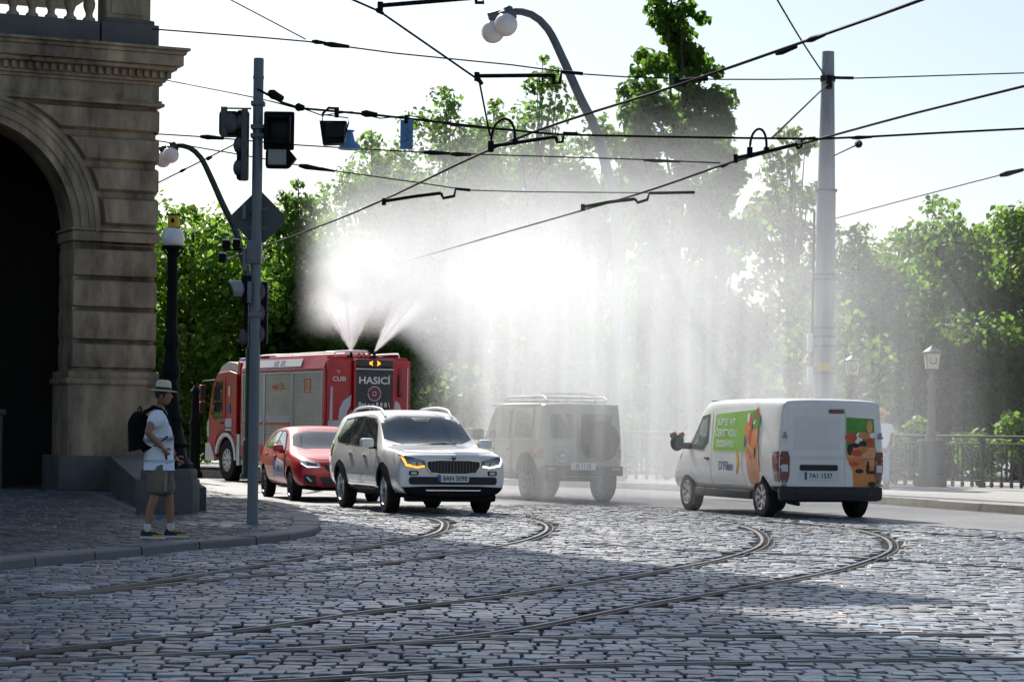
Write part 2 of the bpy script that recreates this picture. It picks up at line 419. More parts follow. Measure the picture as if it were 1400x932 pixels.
RAILS = {
 'a': [(-160, 838), (0, 820), (150, 802), (350, 772), (500, 747), (590, 730), (608, 718), (598, 709), (550, 703), (470, 696)],
 'b': [(60, 813.5), (150, 806), (300, 790), (450, 777), (575, 762), (700, 742), (748, 726), (742, 713), (690, 703), (600, 695)],
 'c': [(-200, 912), (0, 893), (200, 872), (350, 857), (500, 835), (700, 811), (900, 780), (1000, 760), (1045, 741), (1030, 722), (975, 711), (880, 702)],
 'd': [(380, 886), (500, 880), (700, 860), (900, 822), (1050, 797), (1150, 777), (1210, 757), (1222, 744), (1205, 731), (1150, 719), (1060, 710)],
 'e': [(-250, 922), (0, 905), (350, 887), (700, 871), (1050, 867), (1400, 866), (1650, 872)],
 'f': [(250, 936), (700, 911), (1050, 903), (1400, 898), (1750, 901)],
 'g': [(1050, 712), (1180, 722), (1300, 730), (1420, 738)],
 'h': [(780, 740), (950, 752), (1150, 760), (1420, 778)],
}
RPATH = {}
def rails():
    for k, pts in RAILS.items():
        path = catmull([G(*p) for p in pts], .12); RPATH[k] = np.array([(p.x, p.y) for p in path])
        path = path[::2]
        mb = MB()
        mb.sweep(path, [(-.062, -.05), (-.058, -.006), (-.054, -.002), (-.020, -.002), (-.016, -.04), (.044, -.04), (.047, -.006), (.058, -.006), (.061, -.05)], mis=[0, 0, 0, 0, 1, 0, 0, 0])
        tag(mb.build('tram_rail', [M['steel_rail'], M['groove']], smooth=0, fix=False), kind='structure')
def setts(name, region, ang, d0, d1, w0, w1, zoff, tone_mean, mt, ylim, xlim, waves=1.0, gap0=.007, holes=()):
    """every granite sett is real geometry: a cushion-topped stone with its own tilt, height and tone"""
    rng = np.random.default_rng(3)
    ca, sa = math.cos(ang), math.sin(ang)
    xs, ys, wx, wy = [], [], [], []
    y = ylim[0]; row = 0
    while y < ylim[1]:
        d = d0 + rng.random() * d1
        lim = .30 * max(y, 20) + 5
        x = -lim - 3 + rng.random() * .2
        n = int((2 * lim + 6) / (w0 + w1 * .45)) + 2
        ws = w0 + rng.random(n) * w1
        xx = x + np.cumsum(ws)
        xs.append(xx - ws / 2); ys.append(np.full(n, y + d / 2)); wx.append(ws); wy.append(np.full(n, d))
        y += d; row += 1
    xs = np.concatenate(xs); ys = np.concatenate(ys); wx = np.concatenate(wx); wy = np.concatenate(wy)
    # gentle waviness of the courses
    ys2 = ys + .16 * waves * np.sin(xs * .55 + ys * .21) + .10 * waves * np.sin(xs * 1.3 - ys * .4)
    X = xs * ca - ys2 * sa + xlim[2]; Y = xs * sa + ys2 * ca + xlim[3]
    keep = inside(region, X, Y) & (np.abs(X) < .25 * Y + xlim[0]) & (Y > xlim[1])
    for h in holes: keep &= ~inside(h, X, Y)
    for k, p in RPATH.items():
        lo = p.min(0) - .3; hi = p.max(0) + .3
        idx = np.where(keep & (X > lo[0]) & (X < hi[0]) & (Y > lo[1]) & (Y < hi[1]))[0]
        for c in range(0, len(idx), 1500):
            ii = idx[c:c + 1500]
            dd = np.min((X[ii, None] - p[None, :, 0]) ** 2 + (Y[ii, None] - p[None, :, 1]) ** 2, axis=1)
            keep[ii[dd < .150 ** 2]] = False
    X, Y, wx, wy = X[keep], Y[keep], wx[keep], wy[keep]; n = len(X)
    gap = gap0 + rng.random(n) * .010
    hx = wx / 2 - gap * .55; hy = wy / 2 - gap
    ca2 = ang + rng.normal(0, .028, n) + .09 * waves * np.cos(X * .55 + Y * .21)
    hz = rng.normal(-.003, .0035, n); tx = rng.normal(0, .016, n); ty = rng.normal(0, .014, n)
    # 5x5 top grid in unit coords, edge ring dropped
    g = np.array([-1, -.90, 0, .90, 1.0])
    gx, gy = np.meshgrid(g, g); gx = gx.ravel(); gy = gy.ravel()
    edge = (np.abs(gx) > .99) | (np.abs(gy) > .99)
    corner = (np.abs(gx) > .99) & (np.abs(gy) > .99)
    dome = -.0018 * (np.minimum(np.abs(gx), .8) ** 2 + np.minimum(np.abs(gy), .8) ** 2)
    drop = np.where(edge, -.020, 0.0) + dome
    cx = np.where(corner, gx * .985, gx)[None, :]; cy = np.where(corner, gy * .985, gy)[None, :]
    jx = rng.normal(0, .045, (n, 25)); jy = rng.normal(0, .04, (n, 25))
    lx = (cx + jx) * hx[:, None]; ly = (cy + jy) * hy[:, None]
    lz = zoff + hz[:, None] + drop[None, :] + tx[:, None] * lx + ty[:, None] * ly + rng.normal(0, .0016, (n, 25))
    px = X[:, None] + lx * np.cos(ca2)[:, None] - ly * np.sin(ca2)[:, None]
    py = Y[:, None] + lx * np.sin(ca2)[:, None] + ly * np.cos(ca2)[:, None]
    co = np.stack([px, py, lz], axis=2).reshape(-1, 3)
    q = []
    for r in range(4):
        for c in range(4):
            a = r * 5 + c; q.append((a, a + 1, a + 6, a + 5))
    q = np.array(q); faces = (q[None, :, :] + (np.arange(n) * 25)[:, None, None]).reshape(-1, 4)
    me = bpy.data.meshes.new(name)
    me.vertices.add(len(co)); me.vertices.foreach_set('co', co.ravel().astype(np.float32))
    nf = len(faces); me.loops.add(nf * 4); me.polygons.add(nf)
    me.loops.foreach_set('vertex_index', faces.ravel().astype(np.int32))
    me.polygons.foreach_set('loop_start', (np.arange(nf) * 4).astype(np.int32))
    me.polygons.foreach_set('use_smooth', np.zeros(nf, bool))
    me.update(); me.validate()
    tone = np.clip(rng.normal(tone_mean, tone_mean * .30, n), tone_mean * .42, tone_mean * 1.8)
    warm = rng.normal(.002, .011, n) * tone / .17
    rgb = np.stack([tone * .95 + warm, tone, tone * 1.06 - warm * .9, np.ones(n)], axis=1)
    at = me.color_attributes.new('tone', 'FLOAT_COLOR', 'POINT')
    at.data.foreach_set('color', np.repeat(rgb, 25, axis=0).ravel().astype(np.float32))
    me.materials.append(M['sett'])
    o = bpy.data.objects.new(name, me); COL.objects.link(o); tag(o, kind='structure')
    print('setts', n)

# ------------------------------------------------------------------ the building on the left
def arc_pts(cx, cz, r, a0, a1, n):
    return [(cx + r * math.cos(a0 + (a1 - a0) * i / n), cz + r * math.sin(a0 + (a1 - a0) * i / n)) for i in range(n + 1)]
XZ = Matrix(((1, 0, 0, 0), (0, 0, 1, 0), (0, 1, 0, 0), (0, 0, 0, 1)))       # prism xy->xz, depth->y
def building():
    Y0 = 49.0; X0 = W(213.5, 420, Y0).x
    B = thing('theatre_building', 'old brown sandstone building with a dark round arch and a balustrade on its cornice', 'building', (X0, Y0, .085), R(24))
    Z = lambda py, s=0: (W(213, py, Y0).z - .085)
    ACX, ASP, RI, RO = -3.88, 5.2, 2.16, 2.66
    st = M['stone']
    # pier: plinth, base mouldings, rusticated courses
    mb = MB()
    mb.box((-.93, .62, .35), (2.10, 1.5, .70), 1, bev=.03)                     # foot block
    mb.box((-.88, .62, 1.42), (1.84, 1.36, 1.46), 0, bev=.02)                  # dado
    mb.box((-.88, .62, 2.19), (1.96, 1.48, .12), 0, bev=.03)
    mb.box((-.87, .62, 2.32), (1.88, 1.40, .16), 0, bev=.05)
    zc = [2.42] + [Z(y) for y in (469, 425, 383, 341)] + [4.99]
    for a, b in zip(zc[:-1], zc[1:]):
        mb.box((-.85, .62, (a + b) / 2), (1.74, 1.28, b - a - .085), 0, bev=.07)
        mb.box((-.85, .62, b), (1.46, 1.02, .14), 0)
    mb.box((-.85, .62, 5.10), (1.80, 1.34, .20), 0, bev=.03)                   # impost
    mb.box((-.85, .62, 5.24), (1.86, 1.40, .06), 0, bev=.02)
    # spandrel courses above the impost, cut along the arch
    zc = [5.28] + [Z(y) for y in (269, 228, 187, 147)]
    for a, b in zip(zc[:-1], zc[1:]):
        a += .048; b -= .048
        def xl(z): 
            h = RO + .10; return max(ACX + math.sqrt(max(h * h - (z - ASP) ** 2, 0)), ACX)
        zs = [a + (b - a) * i / 5 for i in range(6)]
        bev = .06
        out = [(0.02, a), (0.02, b)] + [(xl(z), z) for z in reversed(zs)]
        inn = [(-.04, a + bev), (-.04, b - bev)] + [(xl(z) + bev, z) for z in reversed([a + bev + (b - a - 2 * bev) * i / 5 for i in range(6)])]
        n = len(out)
        vs = [(x, .12, z) for x, z in out] + [(x, -.02, z) for x, z in inn]
        fs = [tuple(range(n, 2 * n))] + [(i, (i + 1) % n, n + (i + 1) % n, n + i) for i in range(n)]
        vs += [(0.02, 1.26, a), (0.02, 1.26, b), (-.04, 1.2, a + .05), (-.04, 1.2, b - .05)]
        fs += [(0, 1, 2 * n + 1, 2 * n)]
        mb.add(vs, fs)
        mb.box((-.02, .62, (a + b) / 2), (.10, 1.2, b - a - .06), 0, bev=.03)
    mb.build('corner_pier', [st, M['stone_grey']], B, 30)
    # wall field behind the courses with the round opening (both jambs), interior
    mb = MB(); HT = Z(147)
    for sg, far in ((1, -.03), (-1, -7.73)):
        arc = arc_pts(ACX, ASP, RI + .02, math.pi / 2, 0 if sg > 0 else math.pi, 16)
        poly = arc + [(ACX + sg * (RI + .02), 0), (far, 0), (far, HT), (ACX, HT)]
        mb.prism(poly, .11, 1.2, 0, XZ)
    mb.box((-15.5, .6, HT / 2), (15.5, 1.3, HT), 0)
    mb.build('arcade_wall', [st], B, 30)
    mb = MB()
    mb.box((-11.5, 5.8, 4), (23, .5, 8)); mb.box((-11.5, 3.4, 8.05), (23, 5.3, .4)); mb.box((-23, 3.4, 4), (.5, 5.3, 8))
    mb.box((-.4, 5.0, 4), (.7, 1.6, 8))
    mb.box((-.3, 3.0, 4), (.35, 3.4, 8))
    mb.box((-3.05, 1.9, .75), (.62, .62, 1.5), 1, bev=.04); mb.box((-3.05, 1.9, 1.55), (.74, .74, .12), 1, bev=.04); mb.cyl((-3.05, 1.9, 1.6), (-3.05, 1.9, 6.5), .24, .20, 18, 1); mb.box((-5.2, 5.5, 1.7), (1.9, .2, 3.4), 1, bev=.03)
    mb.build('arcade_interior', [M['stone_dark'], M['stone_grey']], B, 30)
    # archivolt rings
    mb = MB()
    for (r0, r1, y0) in ((RI, RI + .16, .02), (RI + .15, RI + .33, -.03), (RI + .32, RO - .06, -.06), (RO - .07, RO + .02, -.10)):
        a = arc_pts(ACX, ASP, r0, 0, math.pi, 48); b = arc_pts(ACX, ASP, r1, 0, math.pi, 48)
        n = len(a); vs = []
        for (x, z) in a: vs += [(x, y0, z), (x, .4, z)]
        for (x, z) in b: vs += [(x, y0, z), (x, .4, z)]
        fs = []
        for i in range(n - 1):
            fs += [(2 * i, 2 * i + 2, 2 * i + 3, 2 * i + 1), (2 * n + 2 * i, 2 * n + 2 * i + 1, 2 * n + 2 * i + 3, 2 * n + 2 * i + 2), (2 * i, 2 * n + 2 * i, 2 * n + 2 * i + 2, 2 * i + 2)]
        mb.add(vs, fs)
    mb.build('archivolt', [st], B, 30)
    # string course, frieze, bed mould, dentils, cornice (all returned round the corner)
    mb = MB()
    def band(z0, z1, proj, bev=.0, mi=0):
        mb.box((-11.5 + proj / 2, 2.6 - proj / 2, (z0 + z1) / 2), (23 + proj, 5.2 + proj, z1 - z0), mi, bev=bev)
    band(HT, HT + .07, .10, .02); band(HT + .07, HT + .12, .05)
    zf = Z(118); band(HT + .12, zf, .0)
    band(zf, zf + .07, .06, .02); band(zf + .07, zf + .13, .12, .03)
    zd = zf + .13; band(zd, zd + .16, .10)
    for i in range(36):
        mb.box((.16 - i * .158, -.13, zd + .08), (.085, .09, .13))
    for i in range(12):
        mb.box((.15, .1 + i * .158, zd + .08), (.09, .085, .13))
    band(zd + .16, zd + .25, .30, .05); zk = zd + .25
    band(zk, zk + .22, .40, .02); band(zk + .22, zk + .30, .45, .03); band(zk + .30, zk + .36, .51, .02)
    mb.build('cornice', [st], B, 30)
    zt = zk + .36
    mb = MB(); mb.box((-11.6, 2.6, zt + .015), (23.6, 5.7, .03)); mb.build('cornice_flashing', [M['roof_sheet']], B, 0)
    # balustrade
    mb = MB(); zb = zt + .03
    mb.box((-12.2, .18, zb + .22), (21.9, .44, .44), 1, bev=.02)
    mb.box((-.62, .42, zb + .22), (1.18, .95, .46), 1, bev=.02)
    mb.box((-.63, .42, zb + .49), (1.06, .84, .12), 1, bev=.05)
    mb.box((-.64, .42, zb + .98), (.92, .70, .90), 0, bev=.02)
    mb.box((-.64, .055, zb + .98), (.70, .03, .68), 0)
    mb.box((-12.2, .18, zb + 1.34), (21.9, .40, .16), 0, bev=.03)
    mb.box((-.64, .42, zb + 1.45), (1.1, .86, .12), 0, bev=.03)
    bal = mb.build('balustrade', [st, M['stone_grey']], B, 30)
    prof = [(.13, 0), (.13, .06), (.08, .10), (.07, .16), (.12, .30), (.125, .38), (.07, .56), (.06, .60), (.085, .64), (.06, .68), (.10, .76), (.11, .83)]
    b0 = None
    for i in range(10):
        if b0 is None:
            m2 = MB(); m2.lathe(prof, 14); b0 = m2.build('baluster', [st], bal, 40); o = b0
        else:
            o = b0.copy(); COL.objects.link(o); o.parent = bal
        o.location = (-1.42 - i * .385, .18, zb + .44)
    # storeys above the picture (they cast the long shadow across the square)
    mb = MB(); zu = zb + 1.5
    mb.box((-11.4, 2.6, (zu + 15.0) / 2), (21.6, 5.0, 15.0 - zu), bev=.05)
    mb.box((-11.6, 2.6, 21), (21.2, 5.0, 11.9), bev=.05)
    mb.box((-11.6, 2.6, 27.2), (21.8, 5.8, .5), bev=.1)
    mb.box((-12.6, 2.8, 31.5), (18.8, 4.6, 8.2), bev=.05)
    u = mb.build('upper_storeys', [st], B, 30)
    for z in (12.6, 18.5, 24):
        for i in range(5):
            m2 = MB(); m2.box((-4.6 - i * 3.6, .06, z), (1.5, .14, 2.6)); m2.build('window', [M['glass']], u, 0)
    # sloping stone cheek wall in front of the pier
    mb = MB()
    def gl(px, py, h): 
        p = G(px, py, .085); return Vector((p.x, p.y, h))
    a, b_ = gl(137, 664, .085), gl(197, 697, .085)
    d = (b_ - a); d.z = 0; d.normalize(); lat = Vector((d.y, -d.x, 0)) * -1
    wv = Vector((.95, .10, 0))
    vs = []
    for p, h in ((a, .82), (b_, .36)):
        vs += [p, p + Vector((0, 0, h)), p + wv + Vector((0, 0, h)), p + wv]
    mb.add(vs, [(0, 1, 2, 3), (7, 6, 5, 4), (0, 4, 5, 1), (1, 5, 6, 2), (2, 6, 7, 3), (3, 7, 4, 0)])
    tag(mb.build('cheek_wall', [M['stone_grey']], None, 0), 'low sloping dark stone cheek wall running down from the corner pier', 'wall')

# ------------------------------------------------------------------ vegetation
def rod(mb, a, b, r0, r1, mi=0): mb.cyl(a, b, r0, r1, 7, mi, caps=False)
def foliage_arrays(centres, radii, n, size, rng, up=.35, flat=.75):
    """n leaf faces spread through clumps"""
    w = radii ** 2; w = w / w.sum()
    ci = rng.choice(len(centres), n, p=w)
    d = rng.normal(0, 1, (n, 3)); d /= np.linalg.norm(d, axis=1, keepdims=True) + 1e-9
    rad = rng.random(n) ** .45
    p = centres[ci] + d * (radii[ci] * rad)[:, None] * np.array([1, 1, flat])
    nrm = d * .7 + rng.normal(0, .6, (n, 3)); nrm[:, 2] += up
    nrm /= np.linalg.norm(nrm, axis=1, keepdims=True) + 1e-9
    a = np.cross(nrm, rng.normal(0, 1, (n, 3))); a /= np.linalg.norm(a, axis=1, keepdims=True) + 1e-9
    b = np.cross(nrm, a)
    s = size * (.6 + rng.random(n) * .8)
    L = a * s[:, None] * .62; Wd = b * s[:, None] * .42
    fold = nrm * (s * .12)[:, None]
    v = np.stack([p - L, p + Wd - L * .1 + fold, p + L - fold * .8, p - Wd - L * .1 + fold], axis=1)
    return v.reshape(-1, 3)
def leaves_object(name, v, m, parent=None):
    n = len(v) // 4
    me = bpy.data.meshes.new(name)
    me.vertices.add(len(v)); me.vertices.foreach_set('co', v.ravel().astype(np.float32))
    me.loops.add(n * 4); me.polygons.add(n)
    me.loops.foreach_set('vertex_index', np.arange(n * 4, dtype=np.int32))
    me.polygons.foreach_set('loop_start', (np.arange(n) * 4).astype(np.int32))
    me.update(); me.materials.append(m)
    o = bpy.data.objects.new(name, me); COL.objects.link(o)
    if parent is not None: o.parent = parent
    return o
def tree(label, px, Y, top, prof, nclump, nleaf, size, m, seed, base=0.1, name='tree', lean=0, group=None, clump=.36):
    """prof: [(height fraction, radius m)]; top: pixel row of the tip"""
    rng = np.random.default_rng(seed)
    ptop = W(px, top, Y); h = ptop.z - base; x = W(px, 560, Y).x
    t = thing(name, label, 'tree', (x, Y, base), 0, group)
    zs = np.array([p[0] for p in prof]); rs = np.array([p[1] for p in prof])
    zf = rng.random(nclump * 8) ** .9 * (zs[-1] - zs[0]) + zs[0]
    rr = np.interp(zf, zs, rs); pick = rng.random(len(zf)) < (rr / rs.max()) ** 1.3 + .10
    zf = zf[pick][:nclump]; rr = rr[pick][:nclump]
    th = rng.random(len(zf)) * 2 * math.pi
    q = np.sqrt(rng.random(len(zf)) * .85 + .12)
    wob = 1 + .28 * np.sin(th * 3 + zf * 9 + seed) * rng.random(len(zf))
    ox = np.sin(zf * 4 + seed) * .06 * h * .3
    c = np.stack([np.cos(th) * rr * q * wob + ox, np.sin(th) * rr * q * wob, zf * h], axis=1)
    cr = np.clip(clump * rs.max() * (.55 + .9 * rng.random(len(zf))), .25, 1.1) * np.clip(rr / rs.max() + .35, .4, 1)
    tip = np.array([[0, 0, h - .35], [.15, 0, h - .9], [-.2, .1, h - 1.3]]); c = np.vstack([c, tip]); cr = np.append(cr, [.28, .4, .5])
    leaves_object('crown', foliage_arrays(c, cr, nleaf, size, rng), m, t)
    mb = MB(); r0 = .055 * h ** .8 * .5 + .05
    pts = [Vector((0, 0, -.1)), Vector((.05, 0, h * .2)), Vector((-.04, .05, h * .45)), Vector((ox[0] if len(ox) else 0, 0, h * .72)), Vector((0, 0, h * .94))]
    mb.tube(pts, [r0 * 1.25, r0, r0 * .72, r0 * .38, .02], 9)
    order = rng.permutation(len(c))[:34]
    for i in order:
        zb = max(c[i][2] * (.55 + .25 * rng.random()), h * .12); f = zb / h
        rb = r0 * (1 - f) * .45 + .015
        a = Vector((0, 0, zb)); b = Vector(c[i]); mid = a.lerp(b, .5) + Vector((0, 0, -.12 * (b - a).length))
        mb.tube([a, mid, b], [rb, rb * .6, .012], 5)
    mb.build('trunk', M['bark'], t, 60, fix=False)
    return t
def bush(label, x, y, z, r, h, n, size, m, seed, name='shrub', group=None):
    rng = np.random.default_rng(seed)
    t = thing(name, label, 'shrub', (x, y, z), 0, group)
    k = 16
    th = rng.random(k) * 6.283; q = np.sqrt(rng.random(k))
    c = np.stack([np.cos(th) * r * q, np.sin(th) * r * q * .8, h * (.25 + .7 * rng.random(k))], axis=1)
    leaves_object('foliage', foliage_arrays(c, np.full(k, r * .42), n, size, rng), m, t)
    mb = MB()
    for i in range(7): mb.tube([(0, 0, 0), tuple(c[i] * .5), tuple(c[i])], [.03, .02, .008], 5)
    mb.build('stem', M['bark'], t, 60, fix=False)
    return t
def vegetation():
    br, md, dk, pl = M['leaf_bright'], M['leaf_mid'], M['leaf_dark'], M['leaf_pale']
    broad = [(.10, 1.6), (.25, 2.6), (.5, 3.0), (.72, 2.4), (.88, 1.4), (1, .3)]
    def sc(p, k): return [(a, b * k) for a, b in p]
    T = tree
    T('bright green tree rising between the stone pier and the grey signal pole', 262, 73, 282, sc(broad, .95), 90, 17600, 0.170, br, 11)
    T('leafy green tree directly behind the cab of the red fire engine', 325, 77, 300, sc(broad, 1.0), 90, 16000, 0.170, br, 12)
    T('narrow pointed dark green tree just right of the diamond sign', 404, 74, 236, [(.08, 1.5), (.3, 1.9), (.55, 1.5), (.75, .95), (.9, .6), (1, .2)], 80, 15200, 0.163, md, 13)
    T('green tree standing right behind the roof of the fire engine', 455, 79, 300, sc(broad, .85), 80, 13600, 0.170, br, 14)
    T('tree whose crown starts the misty skyline below the blue hanging plate', 505, 84, 190, sc(broad, .85), 80, 12800, 0.170, md, 15)
    T('hazy tree with spiky twigs on top right of the blue hanging plate', 605, 86, 112, sc(broad, .95), 90, 14400, 0.178, md, 16)
    T('tall slender tree in the mist below the top horizontal bracket arm', 735, 90, 70, [(.06, 1.8), (.3, 2.3), (.6, 1.9), (.8, 1.2), (.92, .7), (1, .25)], 100, 15200, 0.178, md, 17)
    T('misty tree left of the tall slender one with a lower rounded top', 672, 92, 130, sc(broad, .8), 80, 12000, 0.178, md, 27)
    T('rounded tree in the mist beneath the grey curved lamp arm', 818, 89, 148, sc(broad, .9), 80, 12800, 0.178, md, 18)
    T('tallest dark green tree cut by the upper edge above the mist', 921, 70, -30, [(.05, 1.5), (.3, 1.9), (.55, 1.75), (.73, 1.55), (.80, 1.35), (.86, 1.05), (.93, .72), (1, .3)], 210, 24000, 0.185, dk, 19, clump=.235)
    T('thin dark tree hugging the right side of the tallest tree', 985, 78, 190, [(.06, 1.5), (.4, 1.8), (.7, 1.2), (.9, .6), (1, .2)], 70, 12000, 0.178, md, 20)
    T('sparse airy tree with sky showing through just left of the tall mast', 1082, 83, 168, [(.1, 1.6), (.35, 2.0), (.6, 1.9), (.85, 1.2), (1, .3)], 60, 6720, 0.178, pl, 21, clump=.28)
    T('small tree with a pale crown just right of the tall mast', 1165, 80, 305, sc(broad, .8), 70, 11200, 0.170, md, 22)
    T('low round tree left of the broad trees at the right border', 1225, 88, 318, sc(broad, .95), 80, 13600, 0.185, md, 23)
    T('broad round green tree above the larger square lantern', 1300, 84, 266, sc(broad, 1.15), 110, 20000, 0.185, br, 24)
    T('bright topped broad tree cut by the right border', 1392, 82, 275, sc(broad, 1.15), 110, 20000, 0.185, br, 25)
    T('gap filling tree low between the two mist covered poplars', 560, 95, 230, sc(broad, 1.0), 80, 11200, 0.192, md, 26)
    # small sunlit plants behind the railing
    p = W(1338, 600, 63.5); bush('yellow green shrub poking over the railing right of the larger lantern', p.x, p.y, .1, .62, 1.45, 900, .13, br, 41)
    p = W(1398, 590, 64.5); bush('tall yellow green shrub over the railing at the right border', p.x, p.y, .1, .8, 2.1, 900, .17, br, 42)
    p = W(1222, 600, 64.5); bush('dim shrub between the orange capped man and the larger lantern', p.x, p.y, .1, .8, 1.9, 900, .17, md, 43)
    # continuous undergrowth that closes the view beneath the crowns
    rng = np.random.default_rng(5); c = []; cr = []
    for i in range(420):
        x = rng.uniform(-26, 26); y = rng.uniform(74, 99) if x > -14 else rng.uniform(80, 99); hh = rng.uniform(.3, 5.2)
        c.append((x, y, hh)); cr.append(rng.uniform(.8, 1.5))
    for i in range(130):  # taller unseen foliage added at left to darken reflections on the vehicles
        c.append((rng.uniform(-46, -12), rng.uniform(76, 96), rng.uniform(.3, 8.5))); cr.append(rng.uniform(1.0, 1.8))
    v = foliage_arrays(np.array(c), np.array(cr), 125000, .175, rng)
    tag(leaves_object('undergrowth', v, md), 'dark green undergrowth below the trees, with an added unseen mass behind the building', 'undergrowth', kind='stuff')
# ------------------------------------------------------------------ street furniture
def rbox(mb, c, d, bev=.02, mi=0, rz=0): mb.box(c, d, mi, rot=rz if rz else None, bev=bev)
def signal_visor(mb, c, r, l, ang, mi=0, n=14):
    """open round visor (a curved shell) that points along the horizontal angle ang"""
    c = Vector(c); d = Vector((math.cos(ang), math.sin(ang), 0)); s = Vector((-d.y, d.x, 0)); u = Vector((0, 0, 1))
    vs = []
    for k, (t, rr) in enumerate(((0, r), (l, r * .98), (l, r * .90), (0, r * .92))):
        for i in range(n + 1):
            a = R(-50) + R(280) * i / n
            vs.append(c + d * (t * (1 if k in (0, 3) else (.62 + .38 * math.sin(max(a, 0)) if a < math.pi else .62))) + s * math.cos(a) * rr + u * math.sin(a) * rr)
    m = n + 1; fs = []
    for k in range(3):
        for i in range(n): fs.append((k * m + i, k * m + i + 1, (k + 1) * m + i + 1, (k + 1) * m + i))
    mb.add(vs, fs, mi)
def traffic_pole():
    Y = 32.5; base = G(345, 714, .085); Y = base.y
    P = lambda px, py, dy=0.0: W(px, py, Y + dy) - base + Vector((0, 0, 0))
    t = thing('traffic_signal_pole', 'slim grey steel pole on the pavement corner carrying signal heads and a diamond sign back', 'signal pole', base)
    H = P(351, 80).z
    mb = MB(); mb.lathe([(.078, 0), (.078, .02), (.075, .03), (.073, H * .5), (.070, H - .02), (.066, H)], 20)
    for z in (H - .28, H - .62, H * .62): mb.lathe([(.077, z), (.077, z + .035)], 20)
    mb.build('pole', M['galv'], t, 50)
    # bands and bracket clamps
    for py in (142, 174, 186, 430):
        mb = MB(); z = P(348, py).z; mb.box((0, 0, z), (.185, .19, .06), bev=.01); mb.build('clamp', M['galv'], t, 40)
    mb = MB(); rbox(mb, P(348, 345), (.20, .22, .32)); mb.build('junction_box', M['galv'], t, 40)
    for c, d in ((P(342, 400, -.02), (.06, .2, .3)), (P(334, 355, -.06), (.05, .06, .30)), (P(334, 290, -.02), (.05, .06, .2))):
        mb = MB(); rbox(mb, c, d, .01); mb.build('cable_box', M['galv'], t, 40)
    # big black head facing the camera on the right side, small lamp below
    c = P(381.5, 179, -.06)
    mb = MB(); rbox(mb, c, (.42, .06, .53), .05); mb.box(c + Vector((-.20, .08, 0)), (.06, .16, .12))
    # frame + deep square hood
    for dx, dz, sx, sz in ((0, .17, .34, .025), (0, -.175, .34, .025), (-.155, 0, .025, .34), (.155, 0, .025, .34)):
        mb.box(c + Vector((dx, -.10, dz)), (sx, .20, sz))
    h = mb.build('signal_head', M['black'], t, 40)
    mb = MB(); rbox(mb, c + Vector((0, -.035, 0)), (.30, .02, .32), .04); mb.build('lens', M['lens_dark'], h, 40)
    c = P(380, 217, -.06); mb = MB(); rbox(mb, c, (.34, .12, .28), .05)
    mb.add([c + Vector(v) for v in ((.16, -.06, .12), (.26, -.16, .0), (.16, -.06, -.12), (.16, .06, .12), (.26, .04, 0), (.16, .06, -.12))], [(0, 1, 4, 3), (1, 2, 5, 4), (0, 2, 1), (3, 4, 5), (0, 3, 5, 2)])
    h = mb.build('signal_head', M['black'], t, 40)
    mb = MB(); rbox(mb, c + Vector((-.005, -.068, .015)), (.25, .02, .21), .07); mb.build('lens', M['lens_grey'], h, 40)
    # left lamp seen from behind and the long head seen edge on
    c = P(314, 170, -.02); mb = MB(); rbox(mb, c, (.27, .30, .34), .05)
    h = mb.build('signal_head', M['black'], t, 40)
    mb = MB(); mb.sphere(c + Vector((.02, -.12, 0)), (.12, .08, .15), 14); rbox(mb, c + Vector((-.06, -.155, .02)), (.09, .02, .40), .008); 
    mb.box(c + Vector((.12, -.06, .21)), (.36, .03, .02)); mb.build('bracket', M['sign_back'], h, 40)
    c = P(334, 199, -.03); mb = MB(); rbox(mb, c + Vector((-.02, .02, 0)), (.15, .24, .95), .03)
    h = mb.build('signal_head', M['black'], t, 40)
    mb = MB(); rbox(mb, c + Vector((.015, -.13, 0)), (.085, .05, 1.0), .02)
    for k in (-.31, 0, .31): mb.sphere(c + Vector((-.05, -.02, k)), (.10, .13, .13), 14)
    mb.build('bracket', M['sign_back'], h, 40)
    # rear of the diamond priority sign
    c = P(352, 298, -.02) + Vector((0, .0, 0)); a = .365
    mb = MB(); T = Matrix.Translation(c + Vector((.0, .10, 0))) @ Matrix.Rotation(R(90), 4, 'X')
    k = .05
    poly = [(a, -k), (a, k), (k, a), (-k, a), (-a, k), (-a, -k), (-k, -a), (k, -a)]
    mb.prism(poly, -.012, .012, 0, T)
    for z in (.13, -.13): mb.box(c + Vector((0, .085, z)), (.24, .02, .035), 1)
    mb.build('sign_plate', [M['sign_back'], M['galv']], t, 0)
    # detector boxes on a short arm
    mb = MB(); mb.tube([P(346, 343), P(330, 341), P(305, 342)], .014, 8)
    for (px, py) in ((310, 335), (324, 334), (305, 353)):
        c = P(px, py, -.05); rbox(mb, c, (.10, .2, .12), .015, 0); rbox(mb, c + Vector((.0, -.06, .06)), (.085, .26, .015), .004, 1)
    mb.build('detector', [M['black'], M['white']], t, 40)
    # lower signal heads
    c = P(330, 396, .02); mb = MB(); rbox(mb, c + Vector((.07, .02, 0)), (.12, .22, .40), .02); signal_visor(mb, c + Vector((.02, 0, 0)), .13, .2, R(185), 1)
    mb.sphere(c + Vector((.02, 0, 0)), (.05, .12, .12), 12, 1); mb.build('signal_head', [M['black'], M['lens_grey']], t, 40)
    c = P(358, 428, .10); mb = MB(); rbox(mb, c + Vector((.035, .03, 0)), (.085, .18, .86), .02)
    for k in (-.29, 0, .29): mb.sphere(c + Vector((-.02, -.04, k)), (.075, .10, .125), 14, 1)
    mb.build('signal_head', [M['black'], M['sign_back']], t, 40)
    c = P(337, 428, .08); mb = MB(); rbox(mb, c + Vector((0, 0, 0)), (.055, .14, .95), .015)
